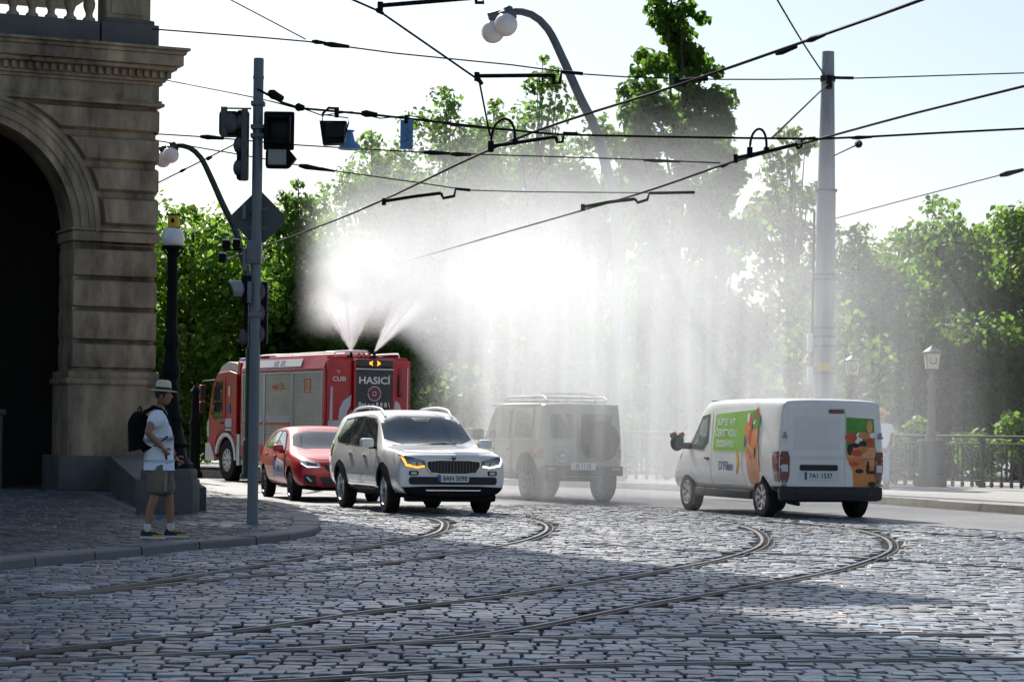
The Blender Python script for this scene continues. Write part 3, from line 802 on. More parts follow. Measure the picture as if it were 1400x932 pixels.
    mb.sphere(c + Vector((-.03, -.03, -.34)), (.07, .1, .125), 12, 1); mb.build('signal_head', [M['black'], M['sign_back']], t, 40)
    return t
def globe_lamp():
    base = G(231, 701, .085); Y = base.y + .3
    P = lambda px, py: W(px, py, Y) - base
    t = thing('globe_street_lamp', 'black ornate street lamp with one white globe under a yellow band', 'street lamp', base)
    mb = MB(); x0 = P(231, 650).x; yc = .32
    mb.box((x0 - .01, yc, .25), (.86, .82, .52), bev=.04); mb.box((x0, yc, .58), (.78, .74, .18), bev=.06)
    mb.build('base_stone', M['stone_grey'], t, 40)
    zz = lambda py: P(235, py).z
    x1 = P(235, 420).x; T = Matrix.Translation((x1, yc, 0))
    mb = MB()
    prof = [(.36, .66), (.36, .74), (.27, .82), (.24, .98), (.29, 1.04), (.22, 1.10), (.17, 1.35), (.20, 1.42), (.15, 1.50), (.115, 1.8), (.13, 1.86), (.105, 1.92), (.10, zz(520)), (.135, zz(512)), (.135, zz(500)), (.095, zz(490)),
            (.09, zz(478)), (.12, zz(472)), (.12, zz(466)), (.085, zz(455)), (.075, zz(345)), (.095, zz(342)), (.07, zz(339))]
    mb.lathe(prof, 20, 0, T)
    for i in range(6):
        a = i * math.pi / 3; c, s_ = math.cos(a), math.sin(a)
        mb.tube([Vector((x1 + c * .06, yc + s_ * .06, zz(352))), Vector((x1 + c * .10, yc + s_ * .10, zz(346))), Vector((x1 + c * .16, yc + s_ * .16, zz(339)))], .016, 6)
    mb.lathe([(.05, zz(341)), (.17, zz(340)), (.175, zz(337)), (.15, zz(336))], 20, 0, T)
    mb.build('post', M['iron'], t, 40)
    mb = MB(); c = P(236, 325); mb.sphere((c.x, yc, c.z), .178, 24); mb.build('globe', M['globe'], t, 60)
    mb = MB(); c = P(237, 302); T = Matrix.Translation((c.x, yc, c.z))
    mb.lathe([(.085, -.10), (.088, -.02), (.084, .085)], 16, 0, T); mb.lathe([(.115, .085), (.115, .105), (.07, .11)], 16, 1, T); mb.lathe([(.10, -.115), (.10, -.10)], 16, 1, T)
    mb.box((c.x, yc - .088, c.z), (.05, .01, .06), 1, bev=.003)
    mb.build('cap', [M['yellow'], M['iron']], t, 40)
def arm_lamp(label, px, py, Y, paint, ground=.14, k=1.0):
    """twin opal globes on a long curved arm"""
    g = W(px, py, Y); post_x = 2.42 * k
    t = thing('curved_street_lamp', label, 'street lamp', (g.x + post_x, Y, ground), 0)
    H = (g.z - ground) / k; post_x = 2.42; t.scale = (k, k, k)
    mb = MB()
    A = [(-post_x - .02, H + .27), (-post_x + .25, H + .36), (-post_x + .62, H + .30), (-post_x + .95, H + .02), (-post_x + 1.25, H - .55), (-post_x + 1.62, H - 1.35), (-post_x + 1.95, H - 2.0), (-.28, H - 2.65), (-.08, H - 3.4), (0, H - 4.4), (0, 1.1)]
    pts = catmull([Vector((x, 0, z)) for x, z in A], .15); n = len(pts)
    mb.tube(pts, [.07 + .045 * min(1, i / (n * .5)) for i in range(n)], 12)
    mb.lathe([(.22, 0), (.22, .1), (.17, .16), (.16, 1.0), (.19, 1.05), (.12, 1.15)], 18)
    mb.build('post', paint, t, 50)
    mb = MB()
    for s in (-1, 1): 
        mb.cyl((-post_x - .10 + s * .14, -s * .12, H + .23), (-post_x + .16 + s * .14, -s * .12, H + .31), .12, .11, 16)
    mb.sphere((-post_x + .16, -.1, H + .36), (.11, .11, .10), 14)
    mb.build('lamp_housing', paint, t, 50)
    for s in (-1, 1):
        mb = MB(); mb.sphere((-post_x - .02 + s * .13, -s * .13, H + .02 + s * .05), .235, 24); mb.build('globe', M['globe'], t, 60)
def mast():
    base = W(1124, 666, 54.0); base.z = .14; Y = 54.0
    P = lambda px, py: W(px, py, Y) - base
    t = thing('overhead_line_mast', 'tall thick grey steel mast rising behind the white van', 'mast', base)
    H = P(1133, 71).z; z1 = P(1125, 262).z
    x = P(1133, 100).x
    mb = MB(); mb.lathe([(.30, 0), (.30, .04), (.245, .05), (.24, 1.2), (.225, 2.4), (.215, z1), (.20, z1 + .02), (.135, H)], 14); 
    mb.build('shaft', M['mast'], t, 25)
    mb = MB()
    for py in (262, 377, 384, 450, 462, 475, 505, 512): 
        z = P(1125, py).z; mb.lathe([(.25, z), (.25, z + .05)], 16)
    mb.cyl(P(1109, 520) + Vector((0, -.05, 0)), P(1113, 290) + Vector((0, -.05, 0)), .03, n=8)
    mb.build('band', M['galv'], t, 40)
    mb = MB(); c = P(1126, 501); rbox(mb, c + Vector((0, -.245, 0)), (.28, .02, .18), .004); mb.build('notice', M['yellow'], t, 0)
    for py in (468, 513):
        mb = MB(); rbox(mb, P(1107, py) + Vector((0, -.05, 0)), (.12, .14, .40), .02); mb.build('switch_box', M['white'], t, 40)
    mb = MB(); z = P(1131, 108).z; mb.lathe([(.17, z - .06), (.17, z + .06)], 14); mb.cyl((-.1, -.18, z), (.55, -.18, z), .035, n=8); rbox(mb, (0, -.2, z - .1), (.14, .12, .3), .02)
    mb.build('wire_bracket', M['black'], t, 40)
def lantern(label, px, ptop, pbase, Y, group=None):
    b = W(px, pbase, Y); base = Vector((b.x, Y, .14))
    t = thing('lantern_post', label, 'street lamp', base)
    zt = W(px, ptop, Y).z - .14; s = zt / 3.6
    mb = MB()
    mb.box((0, 0, .55 * s), (.56 * s, .56 * s, 1.1 * s), bev=.05); mb.box((0, 0, .14 * s), (.72 * s, .72 * s, .28 * s), bev=.04); mb.box((0, 0, 1.14 * s), (.64 * s, .64 * s, .12 * s), bev=.04)
    mb.build('pedestal', M['rail_iron'], t, 40)
    mb = MB(); mb.lathe([(.16 * s, 1.2 * s), (.13 * s, 1.35 * s), (.10 * s, 1.5 * s), (.085 * s, 2.5 * s), (.12 * s, 2.55 * s), (.13 * s, 2.62 * s), (.08 * s, 2.70 * s), (.06 * s, 2.9 * s), (.11 * s, 2.95 * s), (.14 * s, 3.02 * s)], 16)
    mb.build('post', M['rust_post'], t, 40)
    zl = 3.02 * s
    mb = MB(); w0, w1 = .15 * s, .19 * s
    vs = [(a * w, b_ * w, z) for (w, z) in ((w0, zl), (w1, zl + .38 * s)) for a, b_ in ((-1, -1), (1, -1), (1, 1), (-1, 1))]
    mb.add(vs, [(3, 2, 1, 0), (4, 5, 6, 7), (0, 1, 5, 4), (1, 2, 6, 5), (2, 3, 7, 6), (3, 0, 4, 7)]); mb.build('lamp_glass', M['lamp_cream'], t, 0)
    mb = MB(); mb.box((0, 0, zl + .41 * s), (.46 * s, .46 * s, .05 * s), bev=.01)
    mb.lathe([(.24 * s, zl + .43 * s), (.15 * s, zl + .50 * s), (.05 * s, zl + .56 * s), (.02 * s, zl + .62 * s)], 12)
    for a, b_ in ((-1, -1), (1, -1), (1, 1), (-1, 1)): mb.cyl((a * w0, b_ * w0, zl), (a * w1, b_ * w1, zl + .40 * s), .012)
    for k in range(9):
        pass
    pts = [Vector((math.cos(a) * .085 * s, -w0 * 1.12, zl + .22 * s + math.sin(a) * .10 * s)) for a in [R(150 + i * 24) for i in range(11)]]
    mb.tube(pts, .014 * s, 6); mb.build('lamp_frame', M['grey_iron'], t, 40)
def railing():
    A = Vector((-2.5, 68.5, .14)); B_ = W(1212, 664, 63.0); B_.z = .14; C_ = Vector((19, 58.5, .14)); C_ = W(1480, 671, 59.5); C_.z = .14
    t = thing('embankment_railing', 'dark iron railing with scrollwork panels along the far pavement', 'railing', A)
    path = [A, Vector((4.2, 65.2, .14)), B_, C_]
    pts = []; 
    for a, b in zip(path[:-1], path[1:]):
        n = max(1, round((b - a).length / 1.42))
        for i in range(n): pts.append(a.lerp(b, i / n))
    pts.append(path[-1]); H = 1.28
    mb = MB()
    for zz, r in ((H, .038), (H - .18, .022), (.16, .022)): mb.tube([p - A + Vector((0, 0, zz)) for p in pts], r, 8)
    mb.build('rail', M['rail_iron'], t, 60)
    for i, p in enumerate(pts):
        q = p - A; mb = MB()
        mb.box(q + Vector((0, 0, H / 2 - .05)), (.085, .085, H + .1), bev=.01); mb.box(q + Vector((0, 0, .06)), (.17, .17, .14), bev=.02); mb.box(q + Vector((0, 0, H - .12)), (.12, .12, .06), bev=.01)
        mb.build('post', M['rail_iron'], t, 40)
        if i == len(pts) - 1: break
        d = (pts[i + 1] - p); l = d.length; d.normalize(); m = (p + pts[i + 1]) / 2 - A
        mb = MB(); zc = .62
        def arc(cx, cz, r, a0, a1, n=16, th=.020):
            mb.tube([m + d * (cx + math.cos(R(a0 + (a1 - a0) * k / n)) * r) + Vector((0, 0, cz + math.sin(R(a0 + (a1 - a0) * k / n)) * r)) for k in range(n + 1)], th, 6)
        for s in (-1, 1):
            arc(s * .34, zc + .20, .22, 90 if s > 0 else 90, -190 if s > 0 else 370)
            arc(s * .34, zc - .22, .20, -90, 200 if s > 0 else -380)
            arc(s * .34, zc + .20, .11, 0, 300 * s); arc(s * .34, zc - .22, .10, 0, -300 * s)
        mb.cyl(m + Vector((0, 0, .16)), m + Vector((0, 0, H - .18)), .03, n=8)
        for s in (-.30, -.10, .10, .30):
            p0 = m + d * s * l; mb.cyl(p0 + Vector((0, 0, -.02)), p0 + Vector((0, 0, H - .18)), .024, n=6); mb.box(p0 + Vector((0, 0, .07)), (.09, .09, .12), bev=.02)
        mb.build('scroll_panel', M['rail_iron'], t, 50)
def bollard():
    b = G(266, 653, .14); b.y = 60; b = W(266, 641, 60); b.z = .12
    t = thing('iron_post', 'dark iron post standing behind the man with the straw hat', 'post', b)
    mb = MB(); mb.lathe([(.20, 0), (.20, .12), (.14, .2), (.12, 1.3), (.16, 1.36), (.10, 1.5), (.09, 2.1), (.14, 2.16), (.03, 2.3)], 14); mb.build('shaft', M['iron'], t, 40)

# ------------------------------------------------------------------ overhead line
def wire(label, pts, r=.014, name='overhead_wire', group=None, lumps=(), sag=True, cat='wire'):
    pts = [Vector(p) for p in pts]
    path = catmull(pts, 1.0) if len(pts) > 2 else pts
    mb = MB(); mb.tube(path, r, 6)
    for (p, l, rr) in lumps:
        p = Vector(p); k = min(range(len(path) - 1), key=lambda i: (path[i] - p).length)
        d = (path[min(k + 1, len(path) - 1)] - path[max(k - 1, 0)]).normalized(); p = path[k].lerp(p, 1)
        n = 5
        mb.tube([p - d * l / 2, p - d * l * .2, p + d * l * .1, p + d * l / 2], [rr * .6, rr, rr * .8, rr * .6], 8)
    o = mb.build(name, M['wire'], None, 60)
    return tag(o, label, cat, group)
def arm(label, pts, r, hoop=None, zig=None):
    """rod of the overhead line with an optional hoop above it"""
    mb = MB(); mb.tube(pts, r, 8)
    a = Vector(pts[0]); mb.cyl(a + Vector((0, 0, -.07)), a + Vector((0, 0, .05)), r * 1.3, n=8)
    if zig: mb.tube(zig, r * .9, 8)
    if hoop:
        p, q, h = hoop; p = Vector(p); q = Vector(q); m = (p + q) / 2
        n = 14; P = []
        for i in range(n + 1):
            a_ = math.pi * (1 - i / n); u = (math.cos(a_) + 1) / 2
            P.append(p.lerp(q, u) + Vector((0, 0, h * math.sin(a_) ** .7)))
        mb.tube(P, r * .7, 8)
        mb.cyl(p - Vector((0, 0, .06)), p + Vector((0, 0, .09)), r * 1.6, n=8); mb.cyl(q - Vector((0, 0, .03)), q + Vector((0, 0, .05)), r * 1.5, n=8)
    o = mb.build('wire_bracket_arm', M['wire'], None, 50)
    return tag(o, label, 'bracket arm')
def overhead():
    H = 5.55
    C1 = [(300, 358), (430, 312), (525, 273), (700, 192), (935, 114), (1125, 48), (1260, 0), (1400, -55)]
    wire('upper contact wire climbing from the spray to the upper right', [WH(x, y, H) for x, y in C1], .017,
         lumps=[(WH(1075, 69, H), .5, .035), (WH(1115, 52, H), .4, .035)])
    C2 = [(500, 372), (590, 347), (690, 318), (870, 266), (1000, 222), (1110, 193), (1250, 155), (1400, 118), (1600, 66)]
    wire('lower contact wire passing in front of the tall mast', [WH(x, y, H) for x, y in C2], .017, lumps=[(WH(990, 226, H), .3, .035)])
    w = lambda Y, *p: [W(a, b, Y if not isinstance(Y, tuple) else Y[0] + (Y[1] - Y[0]) * i / (len(p) - 1)) for i, (a, b) in enumerate(p)]
    wire('span wire from the stone pedestal to the tall mast and beyond', w((48.6, 56), (208, 40), (420, 57), (540, 73), (700, 89), (790, 101), (930, 108), (1131, 108), (1400, 100), (1600, 96)), .016,
         lumps=[(W(460, 62, 49.6), .55, .06), (W(436, 58, 49.3), .3, .05)])
    wire('thick cable bundle running from the grey signal pole to the right', w((32.6, 34.5), (352, 122), (385, 140), (410, 148), (520, 158), (660, 174), (760, 184), (900, 187), (1120, 190), (1190, 187), (1400, 176), (1600, 170)), .017,
         lumps=[(W(377, 131, 32.6), .22, .07), (W(410, 147, 32.7), .12, .06), (W(505, 156, 32.9), .22, .05), (W(1178, 188, 34), .3, .03)])
    wire('thin twisted strand beside the cable bundle of the signal pole', w((32.6, 33.2), (410, 147), (440, 158), (480, 153), (520, 162), (560, 158), (620, 172), (690, 178)), .009)
    wire('faint wire leaving the cornice and passing behind the signal pole', w((48, 33.2), (228, 110), (345, 133), (410, 149)), .011)
    wire('wire from the upper pier courses passing behind both signal heads', w((46, 46), (210, 183), (290, 188), (400, 198), (590, 209), (650, 211), (870, 218), (985, 223)), .014,
         lumps=[(W(290, 188, 46), .45, .05), (W(597, 209, 46), .5, .05), (W(630, 211, 46), .4, .05), (W(905, 220, 46), .7, .035)])
    wire('lowest span wire fading into the dense spray', w((50, 50), (212, 192), (320, 210), (425, 229), (560, 248), (640, 260), (800, 263), (950, 264)), .014, lumps=[(W(425, 229, 50), .5, .06), (W(445, 232, 50), .4, .04)])
    wire('short wire rising from the pier towards the black signal head', w((44, 44), (216, 250), (286, 215), (335, 190)), .013, lumps=[(W(286, 216, 44), .12, .04), (W(250, 233, 44), .12, .03)])
    wire('steep wire dropping from the top edge onto the pedestal span wire', w((49, 49.4), (300, -8), (418, 54)), .013)
    wire('slanting hanger wire through two bracket arms at top centre', w((32, 33), (455, -12), (519, 16), (655, 110), (670, 186)), .015, lumps=[(W(519, 16, 32.2), .12, .035), (W(655, 110, 32.8), .14, .04)])
    wire('steep wire from the top edge to the head of the tall mast', w((40, 53.7), (1052, -18), (1096, 56), (1130, 107)), .018)
    wire('slanting wire from the head of the tall mast to the hooped bracket', w((53.7, 35), (1131, 116), (1055, 189)), .017)
    wire('faint slack wire at the right far above the broad trees', w((60, 60), (1130, 302), (1250, 270), (1385, 235), (1420, 227)), .015, lumps=[(W(1383, 236, 60), .6, .07)])
    wire('short stay between the tall mast and the span wire beside it', w((53.7, 34.5), (1134, 216), (1176, 196)), .012, lumps=[(W(1174, 197, 35), .14, .06)])
    Y = 32.2; q = lambda x, y: W(x, y, Y)
    arm('black horizontal arm cut by the top edge of the photo', [q(520, 8), q(640, -2), q(690, -6)], .030, zig=[q(651, -4), q(651, 4), q(661, 4), q(661, -4)])
    Y = 32.8
    arm('black horizontal arm on the pedestal span wire below the grey lamp', [q(652, 104), q(758, 103)], .028, zig=[q(757, 103), q(757, 114), q(765, 114), q(768, 98), q(797, 101)])
    Y = 33.4
    arm('hooped bracket arm on the upper contact wire at centre', [q(672, 200), q(700, 196), q(760, 187)], .026, hoop=(q(671, 202), q(704, 195), .36), zig=[q(760, 187), q(762, 195), q(769, 194), q(771, 182), q(790, 183)])
    Y = 34.6
    arm('hooped bracket arm on the lower contact wire beside the mast', [q(1006, 216), q(1048, 207), q(1090, 197)], .026, hoop=(q(1025, 210), q(1048, 206), .33), zig=[q(1088, 197), q(1091, 203), q(1096, 200), q(1096, 190), q(1115, 189)])
    Y = 42
    arm('bent bracket arm half faded by the spray above the red fire engine', [q(525, 275), q(570, 268), q(603, 264)], .030, zig=[q(603, 264), q(606, 271), q(621, 268), q(623, 258), q(643, 260)])
    Y = 43
    arm('pale bracket arm almost lost in the mist at centre', [q(797, 283), q(835, 276), q(868, 272)], .030, zig=[q(868, 272), q(872, 277), q(885, 273), q(888, 264), q(950, 263)])
    Y = 33.9
    arm('small dark clamp arm crossing the front of the tallest tree', [q(925, 112), q(945, 109), q(968, 108)], .030, zig=[q(930, 110), q(935, 118), q(942, 110)])
    # things hung on the cable bundle
    Y = 32.75; c = W(457, 180, Y)
    t = thing('hanging_signal', 'black boxy signal lamp hanging from the cable bundle beside the signal pole', 'signal lamp', c)
    mb = MB(); mb.add([(-.20, -.05, .14), (.17, -.14, .13), (.17, .14, .13), (-.20, .16, .14), (-.15, -.06, -.18), (.14, -.14, -.17), (.14, .12, -.17), (-.15, .14, -.18)], [(0, 1, 2, 3), (7, 6, 5, 4), (0, 4, 5, 1), (1, 5, 6, 2), (2, 6, 7, 3), (3, 7, 4, 0)])
    mb.build('housing', M['black'], t, 0)
    mb = MB(); mb.box((.02, -.15, .0), (.26, .03, .20), bev=.01); mb.build('lens', M['lens_dark'], t, 0)
    mb = MB(); mb.tube([(-.16, 0, .10), (-.16, 0, .24), (-.08, 0, .32), (.05, 0, .31)], .018, 8); mb.tube([(-.15, -.05, .22), (.19, -.05, .18), (.20, -.05, .12), (.13, -.12, -.15)], .009, 6); mb.box((.03, 0, .26), (.06, .06, .14), bev=.01); mb.build('bracket', M['wire'], t, 40)
    Y = 45.9; c = W(478, 197, Y)
    t = thing('hanging_lamp', 'small pale blue bell shaped lamp just below the hanging black signal lamp', 'lamp', c)
    mb = MB(); mb.lathe([(.22, -.10), (.20, -.02), (.10, .06), (.06, .22), (.10, .26)], 14); mb.build('shade', M['blue_sign'], t, 40)
    c = W(556, 184, 33.0)
    t = thing('hanging_plate', 'narrow blue upright plate hanging from the cable bundle', 'sign plate', c)
    mb = MB(); mb.box((0, 0, 0), (.175, .02, .40), bev=.006)
    mb.tube([(-.04, -.012, -.10), (.03, -.012, -.06), (-.03, -.012, -.01), (.04, -.012, .03), (.0, -.012, .08)], .007, 5, 1); mb.build('plate', [M['blue_sign'], M['sign_back']], t, 30)
    mb = MB(); mb.box((-.01, 0, .20), (.05, .05, .10), bev=.01); mb.build('clip', M['wire'], t, 0)
def street():
    M['rust_post'] = mat('aged_post', (.13, .105, .09), .6, vary=(4, .25, (1, 1, .3)))
    M['lamp_cream'] = mat('cream_lamp_glass', (.62, .54, .40), .35)
    traffic_pole(); globe_lamp()
    arm_lamp('dark green curved lamp with twin globes beside the stone pier', 229, 216, 60, M['green_iron'], k=.87)
    arm_lamp('tall grey curved lamp with twin white globes at the top centre', 684, 40, 63, M['grey_iron'], k=1.3)
    mast()
    lantern('larger square lantern on a pedestal at the iron railing', 1272, 473, 667, 61)
    lantern('smaller square lantern just right of the tall mast', 1164, 485, 640, 67)
    railing(); bollard(); overhead()
# ------------------------------------------------------------------ vehicles
class Body:
    """a vehicle shell: lofted cage -> subdivided -> wheel arches cut; panels and glass are projected on to it"""
    def __init__(s, root, name, st, paint, arches, sub=2, low=None, sharp=60, box=False):
        s.root = root; K = 8 if box else 7; V = []; Fc = []
        for (y, zb, wb, z1, w1, z2, w2, z3, w3, zc) in st:
            h = [(0, zb), (wb, zb), (w1, z1), (w2, z2)] + ([(w2 + (w3 - w2) * .86, z2 + (z3 - z2) * .86)] if box else []) + [(w3, z3), (w3 * (.84 if box else .70), zc - (zc - z3) * (.3 if box else .15)), (0, zc)]
            V += [(x, y, z) for x, z in h] + [(-x, y, z) for x, z in h[K - 2:0:-1]]
        n = 2 * K - 2
        for a in range(len(st) - 1):
            for i in range(n): Fc.append((a * n + i, a * n + (i + 1) % n, (a + 1) * n + (i + 1) % n, (a + 1) * n + i))
        for a, rev in ((0, False), (len(st) - 1, True)):
            o = a * n; q = [(o, o + 1, o + n - 1)] + [(o + i, o + i + 1, o + n - 1 - i, o + n - i) for i in range(1, K - 2)] + [(o + K - 2, o + K - 1, o + K)]
            Fc += [tuple(reversed(f)) if rev else f for f in q]
        me = bpy.data.meshes.new('cage'); me.from_pydata(V, [], Fc)
        bm = bmesh.new(); bm.from_mesh(me); bmesh.ops.recalc_face_normals(bm, faces=bm.faces[:]); bm.to_mesh(me); bm.free()
        ob = bpy.data.objects.new('cage', me); COL.objects.link(ob); ob.modifiers.new('s', 'SUBSURF').levels = sub
        full = evaluated(ob); s.bvh0 = s._bvh(full)
        tmp = []
        for (yy, zz, r, wid) in arches:
            for sx in (-1, 1):
                mb = MB(); mb.cyl((sx * (wid - .34), yy, zz), (sx * (wid + .4), yy, zz), r, n=28)
                c = mb.build('cut', M['black'], None, 0); tmp.append(c)
                b = ob.modifiers.new('b', 'BOOLEAN'); b.object = c; b.operation = 'DIFFERENCE'; b.solver = 'EXACT'
        out = evaluated(ob); bpy.data.objects.remove(ob)
        for c in tmp: bpy.data.objects.remove(c)
        out.name = name; out.materials.clear(); out.materials.append(paint); out.materials.append(M['black'])
        for p in out.polygons:
            c = p.center; mi = 0
            for (yy, zz, r, wid) in arches:
                if math.hypot(c.y - yy, c.z - zz) < r + .004 and abs(c.x) < wid + .2 and (abs(p.normal.x) > .9 or math.hypot(c.y - yy, c.z - zz) > r - .03) and (abs(c.x) < wid - .33 or abs(p.normal.x) < .35): mi = 1
            if p.normal.z < -.75 and c.z < .6: mi = 1
            if low and c.z < low: mi = 1
            p.material_index = mi
        s.ob = link(name, out, root, sharp); s.bvh = s._bvh(out)
    @staticmethod
    def _bvh(me):
        me.calc_loop_triangles()
        return BVHTree.FromPolygons([v.co.copy() for v in me.vertices], [tuple(t.vertices) for t in me.loop_triangles])
    VIEW = {'L': (Vector((1, 0, 0)), lambda a, b: Vector((-3, a, b))), 'R': (Vector((-1, 0, 0)), lambda a, b: Vector((3, a, b))),
            'F': (Vector((0, -1, 0)), lambda a, b: Vector((a, 6, b))), 'B': (Vector((0, 1, 0)), lambda a, b: Vector((a, -6, b))),
            'T': (Vector((0, 0, -1)), lambda a, b: Vector((a, b, 5)))}
    def hit(s, view, a, b, off, far=None):
        d, f = s.VIEW[view]; o = f(a, b)
        loc, nrm, i, dist = s.bvh0.ray_cast(o, d)
        if loc is None or (far is not None and dist > far):
            loc, nrm, i, dist = s.bvh0.find_nearest(o + d * (3 if view in 'LR' else 6) * .6)
        return loc - d * off
    def panel(s, name, poly, view, m, off=.006, res=.07, parent=None, skirt=True, smooth=40, hole=None):
        """2-D outline projected on to the shell and set proud of it by off, with turned-in edges"""
        bm = bmesh.new(); vs = [bm.verts.new((p[0], p[1], 0)) for p in poly]; bm.faces.new(vs)
        bmesh.ops.triangulate(bm, faces=bm.faces[:])
        for _ in range(7):
            lg = [e for e in bm.edges if e.calc_length() > res]
            if not lg: break
            bmesh.ops.subdivide_edges(bm, edges=lg, cuts=1, use_grid_fill=True); bmesh.ops.triangulate(bm, faces=bm.faces[:])
        return s._proj(bm, name, view, m, off, parent, skirt, smooth)
    def _proj(s, bm, name, view, m, off, parent, skirt, smooth):
        d = s.VIEW[view][0]
        for v in bm.verts: v.co = s.hit(view, v.co.x, v.co.y, off)
        bmesh.ops.recalc_face_normals(bm, faces=bm.faces[:])
        if bm.faces:
            tot = sum((f.normal * f.calc_area() for f in bm.faces), Vector())
            if tot.dot(d) > 0: bmesh.ops.reverse_faces(bm, faces=bm.faces[:])
        if skirt:
            be = [e for e in bm.edges if e.is_boundary]
            r = bmesh.ops.extrude_edge_only(bm, edges=be)
            for g in r['geom']:
                if isinstance(g, bmesh.types.BMVert): g.co = g.co + d * (off + .004)
        me = bpy.data.meshes.new(name); bm.to_mesh(me); bm.free(); me.materials.append(m)
        return link(name, me, s.ob if parent is None else parent, smooth)
    def text(s, name, body, size, view, cx, cz, m, off=.012, width=None, parent=None, shear=0, spacing=1.0):
        me = text_mesh(body, size, spacing, shear)
        sx = {'L': -1, 'R': 1, 'F': -1, 'B': 1, 'T': 1}[view]
        k = 1.0
        if width:
            xs = [v.co.x for v in me.vertices]; k = width / max(1e-6, max(xs) - min(xs))
        bm = bmesh.new(); bm.from_mesh(me); bpy.data.meshes.remove(me)
        for v in bm.verts: v.co = Vector((cx + sx * v.co.x * k, cz + v.co.y, 0))
        return s._proj(bm, name, view, m, off, parent, False, 0)
def rounded(x0, z0, x1, z1, r, n=4):
    out = []
    for cx, cz, a0 in ((x1 - r, z1 - r, 0), (x0 + r, z1 - r, 90), (x0 + r, z0 + r, 180), (x1 - r, z0 + r, 270)):
        for i in range(n + 1):
            a = R(a0 + 90 * i / n); out.append((cx + r * math.cos(a), cz + r * math.sin(a)))
    return out
def shrink(poly, k):
    cx = sum(p[0] for p in poly) / len(poly); cz = sum(p[1] for p in poly) / len(poly)
    return [(cx + (p[0] - cx) * k, cz + (p[1] - cz) * k) for p in poly]
def smooth_poly(poly, it=2):
    for _ in range(it):
        q = []
        for i in range(len(poly)):
            a, b = poly[i], poly[(i + 1) % len(poly)]
            q += [(a[0] * .8 + b[0] * .2, a[1] * .8 + b[1] * .2), (a[0] * .2 + b[0] * .8, a[1] * .2 + b[1] * .8)]
        poly = q
    return poly
def wheel(root, x, y, r, w, rim=.68, spokes=5, style='double', rim_m='alu', steer=0):
    sg = 1 if x > 0 else -1
    T = Matrix.Translation((x, y, r)) @ Matrix.Rotation(steer, 4, 'Z') @ Matrix.Rotation(R(90) * sg, 4, 'Y')     # local z -> outward
    mb = MB(); rr = r * rim
    mb.lathe([(rr * .96, -w / 2), (r * .93, -w / 2), (r * .985, -w * .40), (r, -w * .25), (r, w * .25), (r * .985, w * .40), (r * .93, w / 2), (rr * 1.02, w / 2 + .004), (rr * .97, w / 2 - .015)], 40, 0, T, caps=False)
    for k in range(36):                                                                    # tread blocks
        a = 2 * math.pi * k / 36; c, s_ = math.cos(a), math.sin(a)
        q = T @ Matrix.Rotation(a, 4, 'Z') @ Matrix.Translation((r - .003, 0, 0))
        mb.box((0, 0, 0), (.018, r * .11, w * .8), 0, rot=q) if False else mb.add([q @ Vector(p) for p in ((0, -r * .055, -w * .42), (0, r * .055, -w * .42), (0, r * .055, w * .42), (0, -r * .055, w * .42), (.009, -r * .05, -w * .40), (.009, r * .05, -w * .40), (.009, r * .05, w * .40), (.009, -r * .05, w * .40))], [(4, 5, 6, 7), (0, 4, 7, 3), (1, 2, 6, 5), (0, 1, 5, 4), (2, 3, 7, 6)])
    tyre = mb.build('wheel', M['rubber'], root, 40)
    mb = MB()
    mb.lathe([(rr * .99, w / 2 - .012), (rr * .93, w / 2 + .002), (rr * .88, w / 2 - .03), (rr * .84, -w * .1)], 40, 0, T, caps=False)
    mb.lathe([(.0005, w * .05), (rr * .86, w * .05)], 32, 1, T, caps=False)
    mb.lathe([(rr * .20, w * .1), (rr * .20, w / 2 - .035), (rr * .15, w / 2 - .02), (.0005, w / 2 - .02)], 20, 0, T, caps=False)
    for k in range(spokes):
        for da in ((-.17, .17) if style == 'double' else (0,)):
            a = 2 * math.pi * k / spokes; ww = rr * (.075 if style == 'double' else .12)
            q = T @ Matrix.Rotation(a, 4, 'Z')
            z0, z1 = w / 2 - .035, w / 2 - .012
            p0 = Vector((rr * .14 * math.cos(da * 1.2), rr * .30 * math.sin(da), 0)); p1 = Vector((rr * .91 * math.cos(da), rr * .91 * math.sin(da) * 1.35, 0))
            n_ = Vector((-(p1 - p0).y, (p1 - p0).x, 0)).normalized() * ww
            vs = [p0 - n_, p0 + n_, p1 + n_ * .9, p1 - n_ * .9]
            mb.add([q @ (v + Vector((0, 0, w * .06))) for v in vs] + [q @ (v * 1.0 + Vector((0, 0, z0 if i < 2 else z1))) for i, v in enumerate(vs)], [(4, 5, 6, 7), (0, 4, 7, 3), (1, 2, 6, 5), (2, 3, 7, 6), (0, 1, 5, 4)])
    for k in range(5):
        a = 2 * math.pi * k / 5; q = T @ Vector((rr * .12 * math.cos(a), rr * .12 * math.sin(a), w / 2 - .015)); mb.sphere(q, .012, 8, 1)
    mb.build('rim', [M[rim_m], M['black']], tyre, 30)
    return tyre
def mirror(root, x, y, z, m, s=1.0, h=.15, w=.24):
    sg = 1 if x > 0 else -1
    mb = MB(); mb.box((x + sg * w * .50, y, z), (w * .92, .15 * s, h), 0, bev=.05)
    mb.box((x + sg * .02, y, z - h * .45), (.14, .06, .05), 1, bev=.015)
    b = mb.build('mirror', [m, M['black']], root, 50)
    mb = MB(); mb.box((x + sg * w * .52, y - .078 * s, z), (w * .78, .012, h * .8), bev=.005); mb.build('mirror_glass', M['glass'], b, 30)
